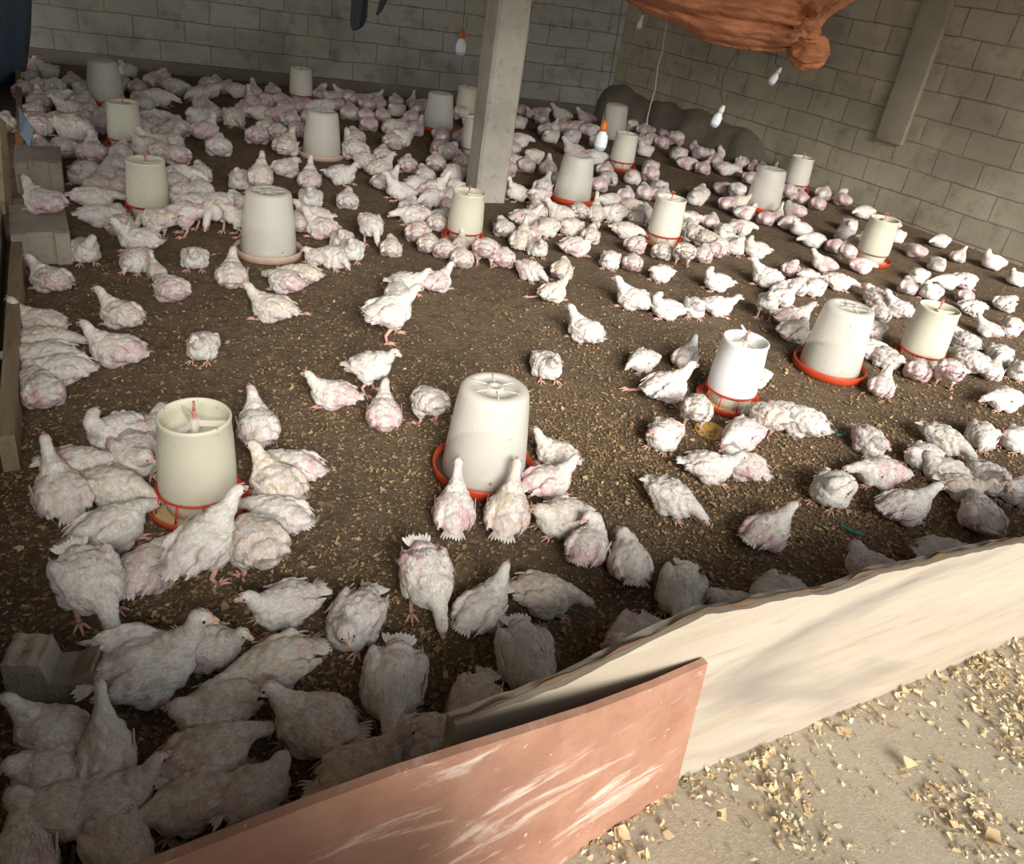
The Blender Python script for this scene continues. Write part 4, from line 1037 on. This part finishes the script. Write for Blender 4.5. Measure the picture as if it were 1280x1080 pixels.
# push apart birds that overlap too deeply
BLK = [(hb1.location.x, hb1.location.y, .13), (hb1.location.x, hb1.location.y + .12, .1), (hb0.location.x, hb0.location.y, .14), (c0.lerp(c1, .25).x, c0.lerp(c1, .25).y + .03, .05), (c0.lerp(c1, .75).x, c0.lerp(c1, .75).y + .03, .05)]
P_ = np.array([[b[6].x, b[6].y] for b in birds]); P0_ = P_.copy()
Rr = np.array([.052 * b[8] for b in birds])
OBST = [(o.location.x, o.location.y, (.150 if o.name.startswith('poultry_feeder') else .143) * o.scale[0]) for o in bpy.data.objects if o.name.startswith('poultry_')]
for it in range(60):
    d = P_[:, None] - P_[None]; dist = np.linalg.norm(d, axis=2) + np.eye(len(P_))
    ov = (Rr[:, None] + Rr[None]) - dist; np.fill_diagonal(ov, 0); ov = np.maximum(ov, 0)
    P_ += (d / dist[..., None] * ov[..., None] * .30).sum(1)
    for ox, oy, orad in OBST + BLK:
        v = P_ - (ox, oy); l = np.linalg.norm(v, axis=1); k = (orad + Rr * .80) - l; mk = k > 0
        P_[mk] += v[mk] / l[mk, None] * k[mk, None] * .5
    P_ += (P0_ - P_) * .06
    # keep off the walls and the plank
    for a, dr, lim in ((BL, bdir, .085), (CORNER, rdir, .085)):
        nrm = np.array((dr.y, -dr.x)); sd = (P_ - (a.x, a.y)) @ nrm; mk = sd < lim; P_[mk] += nrm * (lim - sd[mk])[:, None]
    nrm = -np.array((pout.x, pout.y)); u_ = (P_ - (PA.x, PA.y)) @ np.array((pdir.x, pdir.y)); sd = (P_ - (PA.x, PA.y)) @ nrm; mk = (sd < .11) & (u_ > -1.2); P_[mk] += nrm * (.11 - sd[mk])[:, None]
for b, p in zip(birds, P_):
    if b[6].z == 0: b[6] = V((p[0], p[1], 0))
    b.append(to_px(b[6] + V((0, 0, .05))))

order = sorted(range(len(birds)), key=lambda i: -birds[i][9])
single = set(order[:300]); near = set(order[:130])
# labels: plumage, posture, and the place next to a landmark by order of distance
LM['W1'] = ('the stacked grey blocks', 56, 290); LM['W2'] = ('the broken grey block', 68, 850); LM['W3'] = ('the pale plank', 960, 760)
LM['P'] = ('the concrete post', 604, 240)
LOOK = {'w': 'white', 'y': 'cream', 'p': 'pink-skinned', 'g': 'greyish'}
POST = {'s': 'sitting head up', 'S': 'sitting', 't': 'resting hunched', 'r': 'crouching', 'n': 'with raised neck', 'p': 'preening', 'l': 'lying leg outstretched', 'u': 'standing', 'f': 'standing head lowered', 'x': 'walking', 'w': 'spreading its wing'}
ORD = ['nearest', 'second', 'third', 'fourth', 'fifth', 'sixth', 'seventh', 'eighth', 'ninth', 'tenth', 'eleventh', 'twelfth', 'thirteenth', 'fourteenth', 'fifteenth', 'sixteenth', 'seventeenth', 'eighteenth', 'nineteenth', 'twentieth']
cell = {}
for i, b in enumerate(birds):
    px, py = b[10]; best = None
    for k, (ph, lx, ly) in LM.items():
        sc = 1 + .0; d = math.hypot(px - lx, (py - ly) * 1.2)
        if best is None or d < best[0]: best = (d, k, lx, ly)
    d, k, lx, ly = best; dx, dy = px - lx, (py - ly) * 1.2
    a = (math.degrees(math.atan2(-dy, dx)) + 22.5) % 360
    sec = ['right of', 'behind-right of', 'behind', 'behind-left of', 'left of', 'front-left of', 'in front of', 'front-right of'][int(a // 45)]
    cell.setdefault((k, sec), []).append((d, i))
LAB = {}
for (k, sec), L in cell.items():
    for r, (d, i) in enumerate(sorted(L)):
        b = birds[i]; LAB[i] = '%s chicken %s, %s %s %s' % (LOOK[b[4][0]], POST[b[2]], ORD[min(r, 19)] if r == 0 else ORD[min(r, 19)] + '-nearest', sec, LM[k][0])
SPECIAL = {(186, 832): 'large white chicken with raised fanned wing beside the broken grey block', (488, 388): 'white chicken walking rightwards with upright tail on the open litter',
 (54, 249): 'pinkish chicken sitting on top of the nearer stacked grey block', (256, 676): 'tall white chicken standing head high in front of the big front-left feeder',
 (731, 412): 'lone white chicken lying on open brown litter, head at its left', (684, 456): 'lone white chicken tucked up on open litter behind the foreground drinker',
 (961, 375): 'cream chicken with orange shanks standing just behind the bright white feeder', (452, 962): 'cream-headed chicken with red comb, half cut off at the bottom beside the red-brown board'}
for i, b in enumerate(birds):
    for (sx_, sy_), t in SPECIAL.items():
        if abs(b[0] - sx_) < 1 and abs(b[1] - sy_) < 1: LAB[i] = t
GROUP = 'flock of young white broiler chickens on the litter'
def amounts(colr):
    p = {'w': .25, 'y': .3, 'p': .9, 'g': .45}[colr[0]]; y = {'w': .35, 'y': 1.0, 'p': .5, 'g': .3}[colr[0]]; d = {'w': .2, 'y': .4, 'p': .3, 'g': .95}[colr[0]]
    return p * rnd.uniform(.8, 1.0), y * rnd.uniform(.7, 1.0), d * rnd.uniform(.6, 1.0)
far_v, far_f, far_m = [], [], []; nb = 0
for i in sorted(range(len(birds)), key=lambda i: -birds[i][9]):
    b = birds[i]; x, y, pose, hd, colr, s0, loc, rz, s, pm, px = b
    mir = (i * 7 + int(x)) % 2 == 1
    if (x, y) in ((186, 832),): mir = False
    pr = proto(pose, mir); am = amounts(colr)
    if i in single:
        ch = bpy.data.objects.new('chicken', pr['body'] if i in near else pr['full']); COL.objects.link(ch)
        ch.location = loc; ch.rotation_euler = (0, 0, rz); sz = s * rnd.uniform(.95, 1.05); ch.scale = (s, s * rnd.uniform(.95, 1.06), sz); ch.color = (*am, 1)
        tag(ch, LAB[i], 'chicken', GROUP)
        if i in near:
            kids = [('tail_feathers', pr['tail']), ('wing_feathers', pr['wings'][0]), ('wing_feathers', pr['wings'][1]), ('beak', pr['beak']), ('comb', pr['comb']), ('eye', pr['eyes'][0]), ('eye', pr['eyes'][1])]
            for nm, me_ in kids:
                c = bpy.data.objects.new(nm, me_); COL.objects.link(c); c.parent = ch; c.color = (*am, 1)
    else:
        vs, fs, ms = pr['low']; ca, sa = math.cos(rz), math.sin(rz)
        v = vs * s; v = np.c_[v[:, 0] * ca - v[:, 1] * sa + loc.x, v[:, 0] * sa + v[:, 1] * ca + loc.y, v[:, 2] + loc.z]
        mm = ms.copy(); mm[:, 0] = .42 + (mm[:, 0] - .42) + (.0 if am[0] > .6 else -.14); mm[:, 1] *= am[1]
        far_v.append(v); far_f += [tuple(nb + q for q in f) for f in fs]; far_m.append(mm); nb += len(v)
if far_v:
    fv = np.concatenate(far_v); fm = np.concatenate(far_m)
    me = bpy.data.meshes.new('far flock'); me.from_pydata([tuple(v) for v in fv], [], far_f); me.shade_smooth()
    at_ = me.attributes.new('mask', 'FLOAT_COLOR', 'POINT'); a = np.ones((len(fv), 4), dtype=np.float32); a[:, :3] = fm; at_.data.foreach_set('color', a.ravel())
    me.materials.append(MC); o = link('distant_chickens', me); o.color = (.8, 1, .35, 1)
    tag(o, 'farthest part of the white chicken flock crowding the back of the pen', 'chickens', None, 'stuff')

# ------------------------------------------------------------------ wood shavings
def shavings(name, n, sampler, mat, label, smin, smax, z0, seed, curl=.5):
    rg = np.random.default_rng(seed); P = sampler(rg, n); n = len(P)
    L = rg.uniform(smin, smax, n) * (1 + .8 * (rg.random(n) < .06)); W = L * rg.uniform(.35, .9, n); a = rg.uniform(0, 2 * np.pi, n); ti = rg.normal(0, .28, n); ro = rg.normal(0, .3, n)
    u = np.c_[np.cos(a) * np.cos(ti), np.sin(a) * np.cos(ti), np.sin(ti)]; v0 = np.c_[-np.sin(a), np.cos(a), np.zeros(n)]
    w_ = np.cross(u, v0); v = v0 * np.cos(ro)[:, None] + w_ * np.sin(ro)[:, None]; nn = np.cross(u, v)
    nn *= np.sign(nn[:, 2])[:, None]
    c = np.c_[P, z0 + np.abs(np.sin(ti)) * L * .5 + np.abs(np.sin(ro)) * W * .5 + rg.uniform(0, .003, n)]
    cu = (rg.random(n) ** 2 * curl * L)[:, None]
    J = lambda: rg.uniform(.15, 1.15, n)[:, None]
    Lh, Wh = L[:, None] / 2, W[:, None] / 2
    vs = np.stack([c - u * Lh * J() - v * Wh * J() + nn * cu * .5, c - u * Lh * J() + v * Wh * J() + nn * cu * .5, c - v * Wh * J(), c + v * Wh * J(), c + u * Lh * J() - v * Wh * J() + nn * cu * .5, c + u * Lh * J() + v * Wh * J() * .8 + nn * cu * .5], 1).reshape(-1, 3)
    b = np.arange(n)[:, None] * 6; q = np.concatenate([b + (0, 2, 3, 1), b + (2, 4, 5, 3)], 1).reshape(-1, 4)
    me = bpy.data.meshes.new(name); me.vertices.add(len(vs)); me.vertices.foreach_set('co', vs.ravel().astype(np.float32))
    me.loops.add(len(q) * 4); me.loops.foreach_set('vertex_index', q.ravel().astype(np.int32)); me.polygons.add(len(q)); me.polygons.foreach_set('loop_start', np.arange(len(q), dtype=np.int32) * 4)
    me.update(calc_edges=True)
    at_ = me.attributes.new('tint', 'FLOAT_COLOR', 'POINT'); t_ = np.repeat(rg.beta(1.4, 2.6, n), 6); A = np.ones((len(vs), 4), dtype=np.float32); A[:, 0] = t_; at_.data.foreach_set('color', A.ravel())
    me.materials.append(mat); o = link(name, me); tag(o, label, 'wood shavings', None, 'stuff'); return o
pdn, pon, pan = np.array((pdir.x, pdir.y)), np.array((pout.x, pout.y)), np.array((PA.x, PA.y))
def vn(P, sc, seed):
    return np.array([mn.noise(V((p[0] * sc, p[1] * sc, seed))) for p in P])
def inner(rg, n):
    P = np.c_[rg.uniform(-2.2, 4.2, n * 3), rg.uniform(.35, 5.0, n * 3)]
    sd = (P - pan) @ -pon; wr = (P - np.array((CORNER.x, CORNER.y))) @ np.array((rdir.y, -rdir.x)) > .03; dens = np.clip(1.25 - (P[:, 1] - .18 * P[:, 0]) / 3.4, .04, 1) ** 2.0
    dens += .55 * np.exp(-((P[:, 0] - .7) ** 2 / .5 + (P[:, 1] - 2.0) ** 2 / .25)) * (P[:, 1] < 3)
    dens *= 1 + .9 * vn(P, 2.3, 3)
    keep = wr & (sd > .03) & (rg.random(len(P)) < dens); return P[keep][:n]
shavings('wood_shavings', 170000, inner, M_chip_in, 'brown trodden wood shavings strewn thickly over the pen floor', .004, .014, .001, 5)
def outer(rg, n):
    u = rg.uniform(-.6, 2.6, n * 3); o_ = rg.beta(1.0, 1.1, n * 3) * 1.6 + .005; P = pan + u[:, None] * pdn + o_[:, None] * pon
    k = vn(P, 2.1, 9) + .5 * vn(P, 5, 1); dens = np.clip(.30 + 1.9 * k, .03, 1) + .5 * np.exp(-o_ / .04)
    return P[rg.random(len(P)) < dens][:n]
shavings('wood_shavings', 26000, outer, M_chip_out, 'pale fresh wood shavings scattered on the concrete outside the plank', .006, .020, .005, 6, 1.2)
